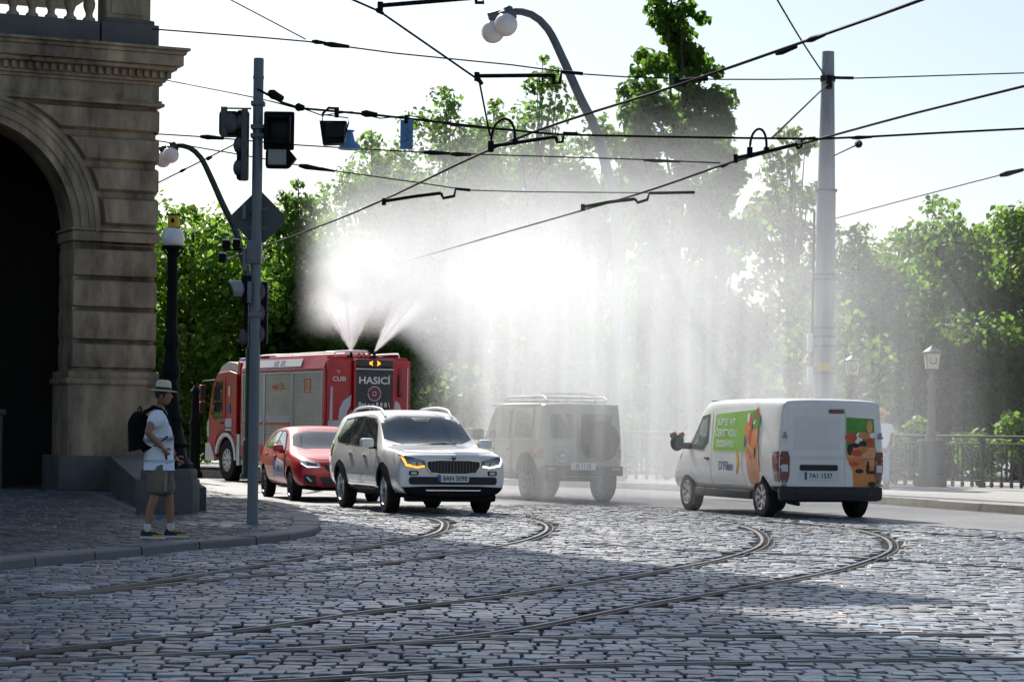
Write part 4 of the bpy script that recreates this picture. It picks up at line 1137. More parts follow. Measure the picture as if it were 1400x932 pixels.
def plate(body, view, cx, cz, txt, off=.02, w=.52, h=.115, blue=True):
    p = body.panel('number_plate', rounded(cx - w / 2, cz - h / 2, cx + w / 2, cz + h / 2, .012, 2), view, M['plate'], off, .2)
    sx = {'F': -1, 'B': 1}[view]
    if txt: body.text('plate_number', txt, h * .92, view, cx + sx * .02, cz - .002, M['ink'], off + .004, width=w * .80, parent=p)
    if blue: body.panel('plate_band', [(cx - sx * w * .5, cz - h / 2), (cx - sx * w * .43, cz - h / 2), (cx - sx * w * .43, cz + h / 2), (cx - sx * w * .5, cz + h / 2)], view, M['plate_blue'], off + .003, .2, p)
    return p
def place(root, local, world, yaw):
    root.rotation_euler = (0, 0, yaw); m = Matrix.Rotation(yaw, 3, 'Z') @ Vector((local[0], local[1], 0))
    root.location = (world.x - m.x, world.y - m.y, 0)
def arch_trim(b, y, z, r, side, m, w=.05, off=.012):
    n = 20; a0, a1 = R(-8), R(188)
    po = [(y + math.cos(a0 + (a1 - a0) * i / n) * (r + w), max(z + math.sin(a0 + (a1 - a0) * i / n) * (r + w), .22)) for i in range(n + 1)]
    pi_ = [(y + math.cos(a0 + (a1 - a0) * i / n) * (r + .002), max(z + math.sin(a0 + (a1 - a0) * i / n) * (r + .002), .22)) for i in range(n + 1)]
    return b.panel('arch_trim', po + list(reversed(pi_)), side, m, off, .09)
def handle(b, view, y, z, m, parent, sx):
    p = b.hit(view, y, z, .025); mb = MB(); mb.box(p, (.03, .19, .032), bev=.012); mb.build('handle', m, parent, 40)
    p = b.hit(view, y - .02, z - .012, .012); mb = MB(); mb.sphere(p, (.012, .06, .03), 10); mb.build('handle_recess', M['ink'], parent, 40)

def suv():
    t = thing('suv', 'white family suv with roof rails and lit amber turn signal beside the red hatchback', 'car')
    y1 = 1.395
    st = [(-2.35, .36, .74, .60, .86, .95, .84, 1.08, .72, 1.11), (-2.32, .28, .80, .60, .90, 1.0, .88, 1.24, .74, 1.29), (-2.14, .24, .85, .6, .94, 1.05, .91, 1.52, .72, 1.60), (-1.85, .22, .87, .6, .945, 1.06, .92, 1.59, .72, 1.67),
          (-1.0, .22, .87, .6, .945, 1.05, .92, 1.62, .73, 1.685), (-.2, .22, .87, .6, .945, 1.03, .92, 1.625, .735, 1.695), (.25, .22, .87, .6, .945, 1.02, .92, 1.585, .70, 1.655), (.52, .22, .87, .6, .945, 1.01, .92, 1.44, .74, 1.50),
          (1.05, .22, .87, .6, .945, .985, .925, 1.08, .84, 1.13), (1.25, .22, .87, .6, .945, .985, .93, 1.05, .86, 1.095), (1.75, .22, .87, .58, .945, .955, .93, 1.025, .85, 1.06), (2.10, .24, .86, .54, .94, .90, .92, .975, .83, 1.01),
          (2.24, .25, .85, .52, .94, .88, .91, .95, .83, .985), (2.33, .26, .83, .50, .92, .84, .90, .92, .81, .955), (2.37, .28, .76, .48, .86, .78, .84, .87, .76, .90)]
    b = Body(t, 'body', st, M['white_paint'], [(y1, .36, .41, .925), (-y1, .36, .41, .925)], box=True)
    for sx, V in ((1, 'R'), (-1, 'L')):
        wins = [[(.78, 1.065), (.10, 1.055), (.10, 1.50), (.22, 1.51), (.40, 1.44)], [(.02, 1.06), (-.86, 1.085), (-.90, 1.525), (-.5, 1.545), (.02, 1.515)], [(-.96, 1.09), (-1.66, 1.15), (-1.74, 1.22), (-1.50, 1.49), (-.99, 1.525)]]
        b.panel('window_trim', [(.86, 1.045), (-1.72, 1.12), (-1.84, 1.20), (-1.55, 1.52), (-.9, 1.555), (-.4, 1.565), (.1, 1.535), (.24, 1.53), (.42, 1.44)], V, M['black'], .008, .045)
        for w in wins: b.panel('window', w, V, M['glass'], .014, .06)
        d1 = b.panel('door', [(.93, .42), (.93, .98), (.80, 1.035), (.05, 1.035), (.03, .42)], V, M['white_paint'], .008, .07)
        d2 = b.panel('door', [(-.0, .42), (.02, 1.035), (-.92, 1.06), (-1.06, .93), (-.88, .62), (-.78, .42)], V, M['white_paint'], .008, .07)
        handle(b, V, .22, .92, M['white_paint'], d1, sx); handle(b, V, -.72, .945, M['white_paint'], d2, sx)
        b.panel('sill_cladding', [(.98, .20), (.98, .36), (.6, .40), (-.6, .40), (-.98, .36), (-.98, .20)], V, M['black'], .016, .08)
        b.panel('sill_trim', [(.9, .415), (-.9, .415), (-.9, .44), (.9, .44)], V, M['chrome'], .016, .12)
        for yy in (y1, -y1): arch_trim(b, yy, .36, .41, V, M['black'])
        mirror(t, sx * .93, .82, 1.12, M['white_paint'], 1.0, .155, .25)
        mb = MB(); pts = catmull([b.hit('T', sx * .60, yy, o) for yy, o in ((.35, .0), (.15, .055), (-.6, .065), (-1.5, .055), (-1.75, .0))], .12); mb.tube(pts, .020, 8); mb.build('roof_rail', M['silver'], t, 60)
        b.panel('tail_light', [(-2.06, .88), (-2.29, .90), (-2.29, 1.05), (-2.0, 1.08)], V, M['red_lens'], .012, .06)
        wheel(t, sx * .80, y1, .36, .22, steer=R(-3)); wheel(t, sx * .80, -y1, .36, .22)
    # glass house front and rear
    b.panel('windscreen', smooth_poly([(-.80, 1.10), (-.69, 1.575), (.69, 1.575), (.80, 1.10)], 1), 'F', M['glass_tint'], .008, .08)
    b.panel('mirror_pod', [(-.18, 1.55), (-.11, 1.48), (.11, 1.48), (.18, 1.55)], 'F', M['ink'], .012, .1)
    b.panel('rear_window', rounded(-.60, 1.10, .60, 1.42, .08), 'B', M['glass'], .008, .08)
    b.panel('cowl', [(-.68, 1.06), (-.70, 1.10), (.70, 1.10), (.68, 1.06)], 'F', M['ink'], .010, .08)
    for sx in (-1, 1):
        p0 = b.hit('F', sx * .10 + .2, 1.09, .02); p1 = b.hit('F', sx * .1 - .35, 1.13, .02); mb = MB(); mb.tube([p0, p0.lerp(p1, .5) + Vector((0, .01, 0)), p1], .010, 6); mb.build('wiper', M['ink'], t, 60)
    b.panel('bonnet', smooth_poly([(-.83, 1.16), (-.80, 1.8), (-.72, 2.20), (0, 2.25), (.72, 2.20), (.80, 1.8), (.83, 1.16)], 1), 'T', M['white_paint'], .008, .08)
    # nose: grille, lamps, bumper
    b.panel('grille_frame', smooth_poly([(-.47, .88), (.47, .88), (.48, .77), (.39, .63), (-.39, .63), (-.48, .77)], 1), 'F', M['chrome'], .018, .06)
    b.panel('grille', smooth_poly([(-.445, .858), (.445, .858), (.455, .77), (.37, .652), (-.37, .652), (-.455, .77)], 1), 'F', M['ink'], .028, .06)
    for i in range(15):
        x = -.38 + i * .0543; b.panel('grille_slat', [(x - .008, .662), (x + .008, .662), (x + .008, .848), (x - .008, .848)], 'F', M['alu_dark'], .036, .1)
    e = b.hit('F', 0, .90, .01); mb = MB(); mb.cyl(e, e + Vector((0, .02, .006)), .042, n=20); mb.cyl(e + Vector((0, .018, 0)), e + Vector((0, .026, .008)), .032, n=20, mi=1); 
    mb.tube([e + Vector((-.018, .028, -.012)), e + Vector((.0, .028, .016)), e + Vector((.02, .028, .0))], .006, 5); mb.build('badge', [M['chrome'], M['ink']], t, 40)
    for sx in (-1, 1):
        hl = b.panel('headlight', [(sx * .48, .755), (sx * .50, .855), (sx * .70, .905), (sx * .87, .95), (sx * .88, .86), (sx * .83, .755), (sx * .62, .73)], 'F', M['head_lens'], .016, .05)
        on = M['amber'] if sx > 0 else M['drl']
        b.panel('indicator', [(sx * .49, .755), (sx * .62, .732), (sx * .82, .765), (sx * .868, .865), (sx * .868, .93), (sx * .83, .88), (sx * .80, .805), (sx * .62, .765), (sx * .51, .785)], 'F', on, .022, .04, hl)
        for xx in (.58, .69): 
            q = b.hit('F', sx * xx, .805, .012); mb = MB(); mb.sphere(q, (.045, .03, .035), 12); mb.build('lamp_bowl', M['clear_lens'], hl, 60)
        fg = b.panel('fog_light', rounded(min(sx * .60, sx * .76), .62, max(sx * .60, sx * .76), .695, .03), 'F', M['ink'], .016, .05)
        b.panel('fog_lens', rounded(min(sx * .63, sx * .73), .635, max(sx * .63, sx * .73), .68, .02), 'F', M['clear_lens'], .02, .05, fg)
    b.panel('lower_grille', rounded(-.76, .475, .76, .60, .05), 'F', M['ink'], .014, .06)
    b.panel('bumper_lip', [(-.80, .27), (-.90, .43), (-.45, .45), (.45, .45), (.90, .43), (.80, .27)], 'F', M['black'], .022, .05)
    mb = MB(); mb.box((0, 2.2, .265), (1.56, .22, .13), bev=.05); mb.build('bumper_lip', M['black'], t, 40)
    b.panel('skid_plate', [(-.46, .375), (-.48, .395), (.48, .395), (.46, .375)], 'F', M['chrome'], .03, .08)
    b.panel('bumper_lip', [(-.80, .25), (-.82, .50), (.82, .50), (.80, .25)], 'B', M['black'], .014, .08)
    plate(b, 'F', 0, .575, '8AN 5098', .045)
    place(t, (.90, y1), G(525, 700), R(199)); t.scale = (1, 1, 1.035)
    return t
def hatchback():
    t = thing('hatchback', 'bright red small hatchback with white lettered door panel between pole and white suv', 'car')
    y1 = 1.28
    st = [(-1.93, .40, .62, .6, .74, .84, .72, .94, .58, .97), (-1.90, .28, .72, .58, .83, .92, .80, 1.05, .62, 1.08), (-1.70, .22, .80, .56, .885, .96, .85, 1.24, .65, 1.30), (-1.35, .19, .82, .55, .90, .965, .87, 1.34, .64, 1.40),
          (-.6, .19, .82, .55, .90, .95, .88, 1.38, .65, 1.445), (-.1, .19, .82, .55, .90, .93, .88, 1.385, .65, 1.455), (.2, .19, .82, .55, .90, .92, .88, 1.34, .65, 1.41), (.95, .19, .82, .55, .90, .885, .88, .97, .80, 1.02),
          (1.15, .19, .82, .55, .90, .87, .88, .92, .80, .96), (1.6, .20, .82, .52, .90, .83, .87, .88, .76, .91), (1.88, .22, .80, .48, .87, .76, .84, .81, .72, .84), (2.04, .24, .72, .44, .80, .68, .77, .73, .66, .76), (2.10, .30, .6, .44, .70, .60, .67, .66, .56, .68)]
    b = Body(t, 'body', st, M['red_paint'], [(y1, .315, .36, .88), (-y1, .315, .36, .88)], box=True)
    for sx, V in ((1, 'R'), (-1, 'L')):
        b.panel('window_trim', [(.72, .955), (-1.28, 1.02), (-1.36, 1.08), (-1.05, 1.31), (-.5, 1.345), (0, 1.345), (.20, 1.275)], V, M['black'], .008, .045)
        b.panel('window', [(.64, .97), (-.20, .985), (-.20, 1.325), (0, 1.325), (.17, 1.255)], V, M['glass'], .014, .06)
        b.panel('window', [(-.29, .99), (-1.10, 1.02), (-1.26, 1.08), (-1.02, 1.29), (-.5, 1.325), (-.29, 1.325)], V, M['glass'], .014, .06)
        d1 = b.panel('door', [(.86, .33), (.86, .86), (.74, .93), (-.24, .945), (-.24, .33)], V, M['red_paint'], .008, .07)
        d2 = b.panel('door', [(-.27, .33), (-.27, .945), (-1.14, .975), (-1.10, .78), (-.92, .55), (-.85, .33)], V, M['red_paint'], .008, .07)
        handle(b, V, -.06, .85, M['red_paint'], d1, sx); handle(b, V, -.95, .88, M['red_paint'], d2, sx)
        b.panel('door_sticker', [(.84, .44), (.84, .72), (.10, .80), (-.26, .64), (-.26, .46)], V, M['lilac'], .014, .08, d1)
        b.panel('door_emblem', smooth_poly([(-.02, .56), (-.18, .58), (-.22, .70), (-.14, .84), (-.04, .80), (.02, .68)], 1), V, M['letter_blue'], .017, .06, d1)
        b.text('door_lettering', 'LAMBELLUS', .17, V, .42, .60, M['letter_blue'], .018, width=.62, parent=d1)
        mirror(t, sx * .86, .64, 1.0, M['red_paint'], 1, .15, .22)
        b.panel('tail_light', [(-1.66, .80), (-1.89, .82), (-1.89, .95), (-1.62, .97)], V, M['red_lens'], .010, .06)
        wheel(t, sx * .765, y1, .315, .20, .70, 5, 'double', 'alu_dark', R(-2)); wheel(t, sx * .765, -y1, .315, .20, .70, 5, 'double', 'alu_dark')
    b.panel('windscreen', smooth_poly([(-.75, .985), (-.62, 1.345), (.62, 1.345), (.75, .985)], 1), 'F', M['glass_tint'], .008, .08)
    b.panel('rear_window', rounded(-.55, 1.0, .55, 1.24, .06), 'B', M['glass'], .008, .08)
    b.panel('cowl', [(-.64, .955), (-.66, .99), (.66, .99), (.64, .955)], 'F', M['ink'], .010, .08)
    b.panel('bonnet', smooth_poly([(-.76, 1.04), (-.74, 1.5), (-.62, 1.92), (0, 1.98), (.62, 1.92), (.74, 1.5), (.76, 1.04)], 1), 'T', M['red_paint'], .007, .08)
    b.panel('grille', [(-.40, .70), (.40, .70), (.30, .585), (-.30, .585)], 'F', M['ink'], .014, .06)
    b.panel('lower_grille', [(-.46, .47), (.46, .47), (.38, .30), (-.38, .30)], 'F', M['ink'], .014, .06)
    for sx in (-1, 1):
        hl = b.panel('headlight', [(sx * .44, .655), (sx * .46, .73), (sx * .66, .79), (sx * .80, .815), (sx * .79, .71), (sx * .70, .645)], 'F', M['clear_lens'], .014, .05)
        b.panel('lamp_bowl', [(sx * .50, .68), (sx * .52, .725), (sx * .70, .765), (sx * .69, .70)], 'F', M['head_lens'], .018, .05, hl)
        b.panel('running_light', [(sx * .46, .66), (sx * .70, .652), (sx * .785, .715), (sx * .79, .745), (sx * .70, .675)], 'F', M['drl'], .02, .05, hl)
        fg = b.panel('fog_light', [(sx * .50, .30), (sx * .54, .50), (sx * .76, .52), (sx * .74, .36)], 'F', M['ink'], .012, .06)
        b.panel('fog_lens', [(sx * .60, .385), (sx * .68, .475), (sx * .72, .475), (sx * .64, .385)], 'F', M['clear_lens'], .02, .06, fg)
    plate(b, 'F', 0, .50, '', .03)
    place(t, (.86, y1), G(396, 684), R(197))
    return t
def van():
    t = thing('delivery_van', 'white panel van with lime green side sign, orange vegetable graphics and dark rear bumper', 'van')
    y1 = 1.62
    st = [(-2.42, .40, .86, .72, .945, 1.12, .945, 1.91, .875, 1.95), (-2.40, .34, .87, .70, .965, 1.12, .965, 1.945, .885, 1.995), (-2.26, .32, .88, .70, .97, 1.12, .97, 1.965, .895, 2.02), (-1.2, .32, .88, .70, .97, 1.12, .97, 1.975, .90, 2.035), (.1, .32, .88, .70, .97, 1.12, .97, 1.975, .90, 2.035),
          (.75, .32, .88, .70, .97, 1.11, .966, 1.955, .885, 2.015), (1.0, .32, .88, .70, .97, 1.10, .965, 1.90, .86, 1.96), (1.35, .32, .87, .70, .955, 1.09, .95, 1.60, .84, 1.67), (1.82, .32, .87, .68, .95, 1.06, .93, 1.26, .82, 1.33), (2.0, .32, .86, .66, .94, 1.0, .92, 1.13, .80, 1.19),
          (2.35, .32, .83, .62, .91, .88, .87, .98, .72, 1.02), (2.52, .34, .74, .58, .82, .78, .78, .85, .64, .88), (2.60, .40, .6, .56, .70, .70, .68, .76, .56, .78)]
    b = Body(t, 'body', st, M['van_paint'], [(y1, .335, .395, .955), (-y1, .335, .395, .955)], box=True)
    for sx, V in ((1, 'R'), (-1, 'L')):
        d1 = b.panel('door', [(1.60, .44), (1.66, .80), (1.62, 1.10), (1.08, 1.70), (.50, 1.78), (.46, 1.1), (.50, .44)], V, M['van_paint'], .007, .08)
        w = b.panel('window', [(1.60, 1.135), (1.04, 1.71), (.62, 1.75), (.60, 1.24), (.82, 1.10)], V, M['ink'], .011, .08, d1)
        b.panel('window_pane', [(1.36, 1.19), (1.0, 1.62), (.70, 1.68), (.68, 1.30), (.88, 1.17)], V, M['pane_teal'], .014, .08, w)
        handle(b, V, .62, .96, M['ink'], d1, sx)
        d2 = b.panel('sliding_door', [(.44, .44), (.42, 1.78), (-.86, 1.80), (-.88, .84), (-.98, .60), (-.98, .44)] , V, M['van_paint'], .007, .08)
        mb = MB(); mb.box((sx * .925, 0, .36), (.07, 2.42, .15), bev=.025); mb.build('sill_cladding', M['bumper_grey'], t, 40)
        b.panel('side_moulding', [(1.6, .44), (1.6, .475), (-1.15, .475), (-1.15, .44)], V, M['van_paint'], .02, .12)
        b.panel('side_repeater', rounded(1.98, .94, 2.05, 1.07, .02), V, M['amber_off'], .014, .05)
        for yy in (y1, -y1): arch_trim(b, yy, .335, .395, V, M['van_paint'], .035, .010)
        wheel(t, sx * .835, y1, .335, .21, .66, 8, 'single', 'alu'); wheel(t, sx * .835, -y1, .335, .21, .66, 8, 'single', 'alu')
        # graphics
        g = b.panel('side_sign', [(.38, 1.13), (.36, 1.75), (-1.44, 1.83), (-1.44, 1.13)] if False else [(.38, 1.10), (.34, 1.74), (-1.40, 1.82), (-1.44, 1.40), (-1.30, 1.10), (-.84, 1.10)], V, M['lime'], .013, .1)
        for tx, cz, wd in (('BÜPTEE WIT', 1.60, .76), ('ČERSTVOU', 1.41, .92), ('DODÁVKU', 1.22, .74)): b.text('sign_lettering', tx, .17, V, -.16, cz, M['letter_white'], .019, width=wd, parent=g)
        bag = b.panel('bag_graphic', smooth_poly([(-.98, 1.36), (-1.12, .84), (-1.20, .52), (-1.46, .46), (-1.60, .62), (-1.62, .90), (-1.52, 1.30), (-1.44, 1.45)], 1), V, M['orange2'], .016, .08)
        rng = random.Random(4)
        for (yy, zz, ry, rz_, mm) in ((-1.06, 1.45, .11, .20, 'orange'), (-1.40, 1.35, .13, .22, 'orange'), (-1.20, 1.62, .06, .13, 'tomato'), (-1.10, 1.68, .05, .09, 'letter_white'), (-1.30, 1.70, .07, .10, 'leafgreen'), (-1.42, 1.74, .05, .11, 'tomato'), (-1.38, 1.55, .07, .08, 'leafgreen'), (-1.26, 1.52, .05, .10, 'ink'), (-1.34, 1.62, .045, .06, 'letter_white'), (-1.16, 1.54, .05, .07, 'banana'),
                                      (-1.50, 1.62, .06, .12, 'leafgreen'), (-1.02, 1.27, .05, .10, 'letter_blue'), (-1.22, 1.38, .05, .18, 'tomato'), (-1.44, 1.10, .035, .13, 'ink'), (-1.28, 1.01, .07, .035, 'tomato'), (-1.16, 1.12, .08, .05, 'orange')):
            k = 12; b.panel('vegetable_graphic', [(yy + math.cos(2 * math.pi * i / k) * ry * (1 + .2 * rng.random()), zz + math.sin(2 * math.pi * i / k) * rz_) for i in range(k)], V, M[mm], .019 + .0006 * rng.random(), .08, bag, skirt=False)
        b.text('logo_lettering', "D'Filen", .22, V, -.20, .83, M['letter_blue'], .014, width=.62, parent=d2, shear=.15)
        b.panel('banana_graphic', smooth_poly([(-.62, 1.08), (-.70, 1.10), (-.78, .98), (-.78, .82), (-.70, .70), (-.64, .72), (-.69, .84), (-.68, .96)], 1), V, M['banana'], .014, .06, d2)
    # mirrors on black arms with brown caps
    for sx in (-1, 1):
        mb = MB(); mb.box((sx * 1.0, 1.52, 1.17), (.20, .14, .12), 0, bev=.04); mb.sphere((sx * 1.17, 1.55, 1.22), (.13, .10, .15), 16, 0); mb.sphere((sx * 1.24, 1.56, 1.36), (.07, .08, .07), 12, 1); mb.sphere((sx * 1.08, 1.56, 1.37), (.055, .07, .06), 12, 1)
        m_ = mb.build('mirror', [M['black'], M['rust_brown']], t, 50)
        mb = MB(); mb.box((sx * 1.17, 1.45, 1.22), (.17, .012, .19), bev=.005); mb.build('mirror_glass', M['glass'], m_, 30)
    b.panel('windscreen', [(-.78, 1.25), (-.70, 1.80), (.70, 1.80), (.78, 1.25)], 'F', M['glass_tint'], .008, .1)
    for sx in (-1, 1):
        b.panel('headlight', [(sx * .50, .80), (sx * .58, .92), (sx * .84, 1.02), (sx * .86, .86), (sx * .72, .78)], 'F', M['clear_lens'], .014, .06)
    b.panel('grille', rounded(-.46, .62, .46, .76, .04), 'F', M['ink'], .014, .06); b.panel('bumper_lip', [(-.84, .34), (-.84, .52), (.84, .52), (.84, .34)], 'F', M['black'], .016, .08)
    # rear: two doors, blank panel, lights, plate, bumper
    dl = b.panel('rear_door', [(-.86, .50), (-.875, 1.10), (-.80, 1.84), (.22, 1.86), (.22, .50)], 'B', M['van_paint'], .010, .08)
    dr = b.panel('rear_door', [(.235, .50), (.235, 1.86), (.80, 1.84), (.875, 1.10), (.86, .50)], 'B', M['van_paint'], .010, .08)
    b.panel('door_panel', rounded(-.72, 1.14, .14, 1.70, .05), 'B', M['van_panel'], .014, .08, dl); 
    b.panel('door_panel', rounded(-.82, .985, .20, 1.05, .02), 'B', M['van_panel'], .014, .08, dl)
    b.panel('plate_recess', rounded(-.60, .80, .10, .90, .03), 'B', M['ink'], .022, .08, dl)
    b.panel('plate_recess', rounded(-.62, .62, .12, .82, .03), 'B', M['van_panel'], .016, .08, dl)
    b.panel('brake_light', rounded(-.08, 1.76, .20, 1.83, .02), 'B', M['dark_red_lens'], .03, .06)
    b.panel('bag_graphic', [(.265, 1.02), (.38, .80), (.40, .51), (.85, .51), (.868, 1.02)], 'B', M['orange'], .016, .08, dr)
    gp = b.panel('door_sign', [(.25, 1.14), (.25, 1.70), (.76, 1.68), (.80, 1.14)], 'B', M['leafgreen'], .016, .08, dr)
    b.panel('bag_graphic', [(.25, 1.02), (.25, 1.20), (.80, 1.20), (.868, 1.02)], 'B', M['orange2'], .018, .08, dr)
    rng = random.Random(9)
    for (xx, zz, rx, rz_, mm) in ((.34, 1.36, .10, .08, 'tomato'), (.48, 1.33, .06, .12, 'letter_white'), (.60, 1.40, .12, .06, 'orange'), (.70, 1.28, .07, .08, 'tomato'), (.68, 1.55, .05, .11, 'orange2'), (.56, 1.26, .07, .05, 'ink'), (.42, 1.23, .08, .04, 'ink'), (.32, 1.16, .05, .10, 'ink'), (.55, 1.16, .10, .06, 'orange'), (.74, 1.40, .05, .05, 'letter_white'), (.45, 1.10, .10, .06, 'tomato'),
                                (.50, .80, .075, .04, 'ink'), (.66, .86, .03, .12, 'ink'), (.74, .78, .06, .03, 'ink'), (.74, .58, .07, .045, 'ink'), (.40, .92, .09, .04, 'tomato'), (.72, .94, .10, .06, 'orange2')):
        k = 12; b.panel('vegetable_graphic', [(xx + math.cos(2 * math.pi * i / k) * rx * (1 + .25 * rng.random()), zz + math.sin(2 * math.pi * i / k) * rz_) for i in range(k)], 'B', M[mm], .022 + .0006 * rng.random(), .08, dr, skirt=False)
    for sx in (-1, 1):
        tl = b.panel('tail_light', smooth_poly([(sx * .79, .60), (sx * .78, 1.12), (sx * .96, 1.12), (sx * .965, .60)], 1), 'B', M['dark_red_lens'], .022, .05)
        b.panel('reverse_lens', [(sx * .82, .78), (sx * .82, .90), (sx * .93, .90), (sx * .93, .78)], 'B', M['clear_lens'], .027, .05, tl)
        V = 'R' if sx > 0 else 'L'
        b.panel('tail_light', [(-2.20, .62), (-2.14, 1.0), (-2.16, 1.10), (-2.38, 1.12), (-2.38, .60)], V, M['dark_red_lens'], .012, .05)
        for zz in (.40 if False else .56, 1.36):
            p = b.hit('B', sx * .885, zz, .03); mb = MB(); mb.box(p, (.10, .04, .035), bev=.01); mb.box(p + Vector((0, -.01, .04)), (.04, .03, .09), bev=.01); mb.build('hinge', M['lens_grey'], t, 30)
    mb = MB(); mb.box((0, -2.37, .42), (1.90, .19, .26), bev=.085); mb.build('bumper', M['bumper_grey'], t, 50)
    for sx, V in ((1, 'R'), (-1, 'L')): b.panel('bumper_corner', [(-2.02, .32), (-2.06, .50), (-2.38, .50), (-2.38, .32)], V, M['bumper_grey'], .03, .06)
    for sx in (-1, 1): b.panel('reflector', rounded(min(sx * .66, sx * .76), .385, max(sx * .66, sx * .76), .42, .01), 'B', M['dark_red_lens'], .085, .08)
    plate(b, 'B', -.24, .715, '7A1 1537', .030, .54, .125)
    mb = MB()
    for xx in (-.5, .3): mb.box((xx, .4, 1.99), (.05, 2.2, .02), bev=.006)
    mb.cyl((-.2, -2.3, 1.93), (.0, -2.3, 1.95), .02, n=8); mb.build('roof_strip', M['black'], t, 30)
    mb = MB(); mb.box((.1, -.2, .34), (1.2, 3.4, .16), bev=.03); mb.cyl((-.55, -2.3, .24), (-.55, -1.9, .26), .035, n=10); mb.build('underbody', M['ink'], t, 30)
    place(t, (-.93, -y1), G(1040, 706), R(18.5))
    return t
def offroader():
    t = thing('off_roader', 'boxy beige off-road car with roof rack, half hidden in the falling water', 'car')
    y1 = 1.46
    st = [(-2.11, .50, .84, .75, .895, 1.15, .895, 1.89, .82, 1.93), (-2.09, .47, .86, .75, .91, 1.15, .91, 1.92, .83, 1.97), (-1.98, .46, .87, .75, .915, 1.15, .915, 1.94, .84, 2.0), (-.6, .46, .87, .75, .915, 1.15, .915, 1.95, .84, 2.02), (.3, .46, .87, .75, .915, 1.15, .915, 1.95, .84, 2.02),
          (.55, .46, .82, .75, .90, 1.15, .90, 1.90, .78, 1.97), (.68, .46, .82, .75, .90, 1.15, .90, 1.76, .80, 1.81), (.98, .46, .82, .75, .90, 1.15, .895, 1.24, .84, 1.27), (1.06, .46, .82, .75, .90, 1.13, .895, 1.18, .84, 1.20), (2.0, .46, .82, .75, .89, 1.08, .88, 1.13, .80, 1.16), (2.12, .48, .80, .75, .87, 1.06, .86, 1.10, .78, 1.12), (2.16, .52, .76, .75, .84, 1.0, .83, 1.04, .74, 1.06)]
    b = Body(t, 'body', st, M['beige_paint'], [(y1, .41, .50, .90), (-y1, .41, .50, .90)], box=True)
    for sx, V in ((1, 'R'), (-1, 'L')):
        for poly in ([(.90, 1.25), (.26, 1.25), (.26, 1.84), (.50, 1.85), (.66, 1.76)], rounded(-.56, 1.25, .14, 1.84, .05), rounded(-1.70, 1.27, -.80, 1.85, .06)):
            f = b.panel('window_frame', shrink(poly, 1.10), V, M['beige_paint'], .010, .1); b.panel('window', poly, V, M['glass'], .014, .1, f)
        for y0, y2 in ((.20, .98), (-.66, .18)):
            d = b.panel('door', [(y2, .58), (y2, 1.17), (y0, 1.17), (y0, .58)] if y0 > 0 else [(y2, .58), (y2, 1.17), (y0 - .04, 1.17), (y0, .9), (y0 + .04, .58)], V, M['beige_paint'], .010, .09)
            handle(b, V, y0 + .14, 1.04, M['black'], d, sx)
        b.panel('belt_moulding', [(1.9, 1.16), (1.9, 1.19), (-2.0, 1.20), (-2.0, 1.17)], V, M['beige_dark'], .018, .12)
        for yy in (y1, -y1): arch_trim(b, yy, .41, .50, V, M['black'], .07, .03)
        b.panel('tail_light', rounded(-2.03, .86, -1.90, 1.06, .02), V, M['red_lens'], .012, .06)
        wheel(t, sx * .79, y1, .41, .26, .62, 6, 'single', 'alu_dark'); wheel(t, sx * .79, -y1, .41, .26, .62, 6, 'single', 'alu_dark')
        mirror(t, sx * .93, .86, 1.32, M['black'], 1.1, .24, .24)
        mb = MB(); mb.box((sx * .84, 0, .48), (.16, 1.9, .09), bev=.03); mb.build('step', M['black'], t, 30)
    b.panel('windscreen', [(-.76, 1.30), (-.70, 1.80), (.70, 1.80), (.76, 1.30)], 'F', M['glass_tint'], .01, .1)
    for sx in (-1, 1):
        q = b.hit('F', sx * .60, .92, .0); mb = MB(); mb.cyl(q - Vector((0, .05, 0)), q + Vector((0, .05, 0)), .12, n=20); mb.build('headlight', M['clear_lens'], t, 30)
    b.panel('grille', rounded(-.45, .80, .45, 1.02, .03), 'F', M['ink'], .014, .08)
    mb = MB(); mb.box((0, 2.24, .62), (1.72, .22, .24), bev=.04); mb.box((0, -2.17, .62), (1.74, .22, .20), bev=.04); mb.build('bumper', M['black'], t, 30)
    # rear doors: narrow left, wide right with spare wheel
    dl = b.panel('rear_door', [(-.80, .72), (-.80, 1.20), (-.72, 1.86), (-.10, 1.88), (-.10, .72)], 'B', M['beige_paint'], .012, .09)
    dr = b.panel('rear_door', [(-.08, .72), (-.08, 1.88), (.72, 1.86), (.80, 1.20), (.80, .72)], 'B', M['beige_paint'], .012, .09)
    for x0, x1, dd in ((-.66, -.20, dl), (.0, .66, dr)):
        f = b.panel('window_frame', rounded(x0 - .03, 1.23, x1 + .03, 1.78, .06), 'B', M['beige_dark'], .016, .1, dd); b.panel('window', rounded(x0, 1.26, x1, 1.75, .05), 'B', M['glass'], .02, .1, f)
    f = b.panel('panel_frame', rounded(-.64, .74, -.18, 1.12, .05), 'B', M['beige_dark'], .016, .1, dl); q = b.hit('B', -.41, .93, .03)
    mb = MB(); mb.tube([q + Vector((math.cos(a) * .13, 0, math.sin(a) * .13)) for a in [2 * math.pi * i / 20 for i in range(20)]], .018, 6, closed=True); mb.box(q, (.10, .02, .05), bev=.01); mb.build('round_emblem', M['silver'], f, 40)
    mb = MB(); T = Matrix.Translation((.36, -2.24, 1.22)) @ Matrix.Rotation(R(90), 4, 'X')
    mb.lathe([(.25, -.13), (.38, -.12), (.40, -.06), (.40, .08), (.37, .13), (.27, .135), (.24, .10), (.001, .10)], 36, 0, T); mb.build('spare_wheel', M['rubber'], t, 40)
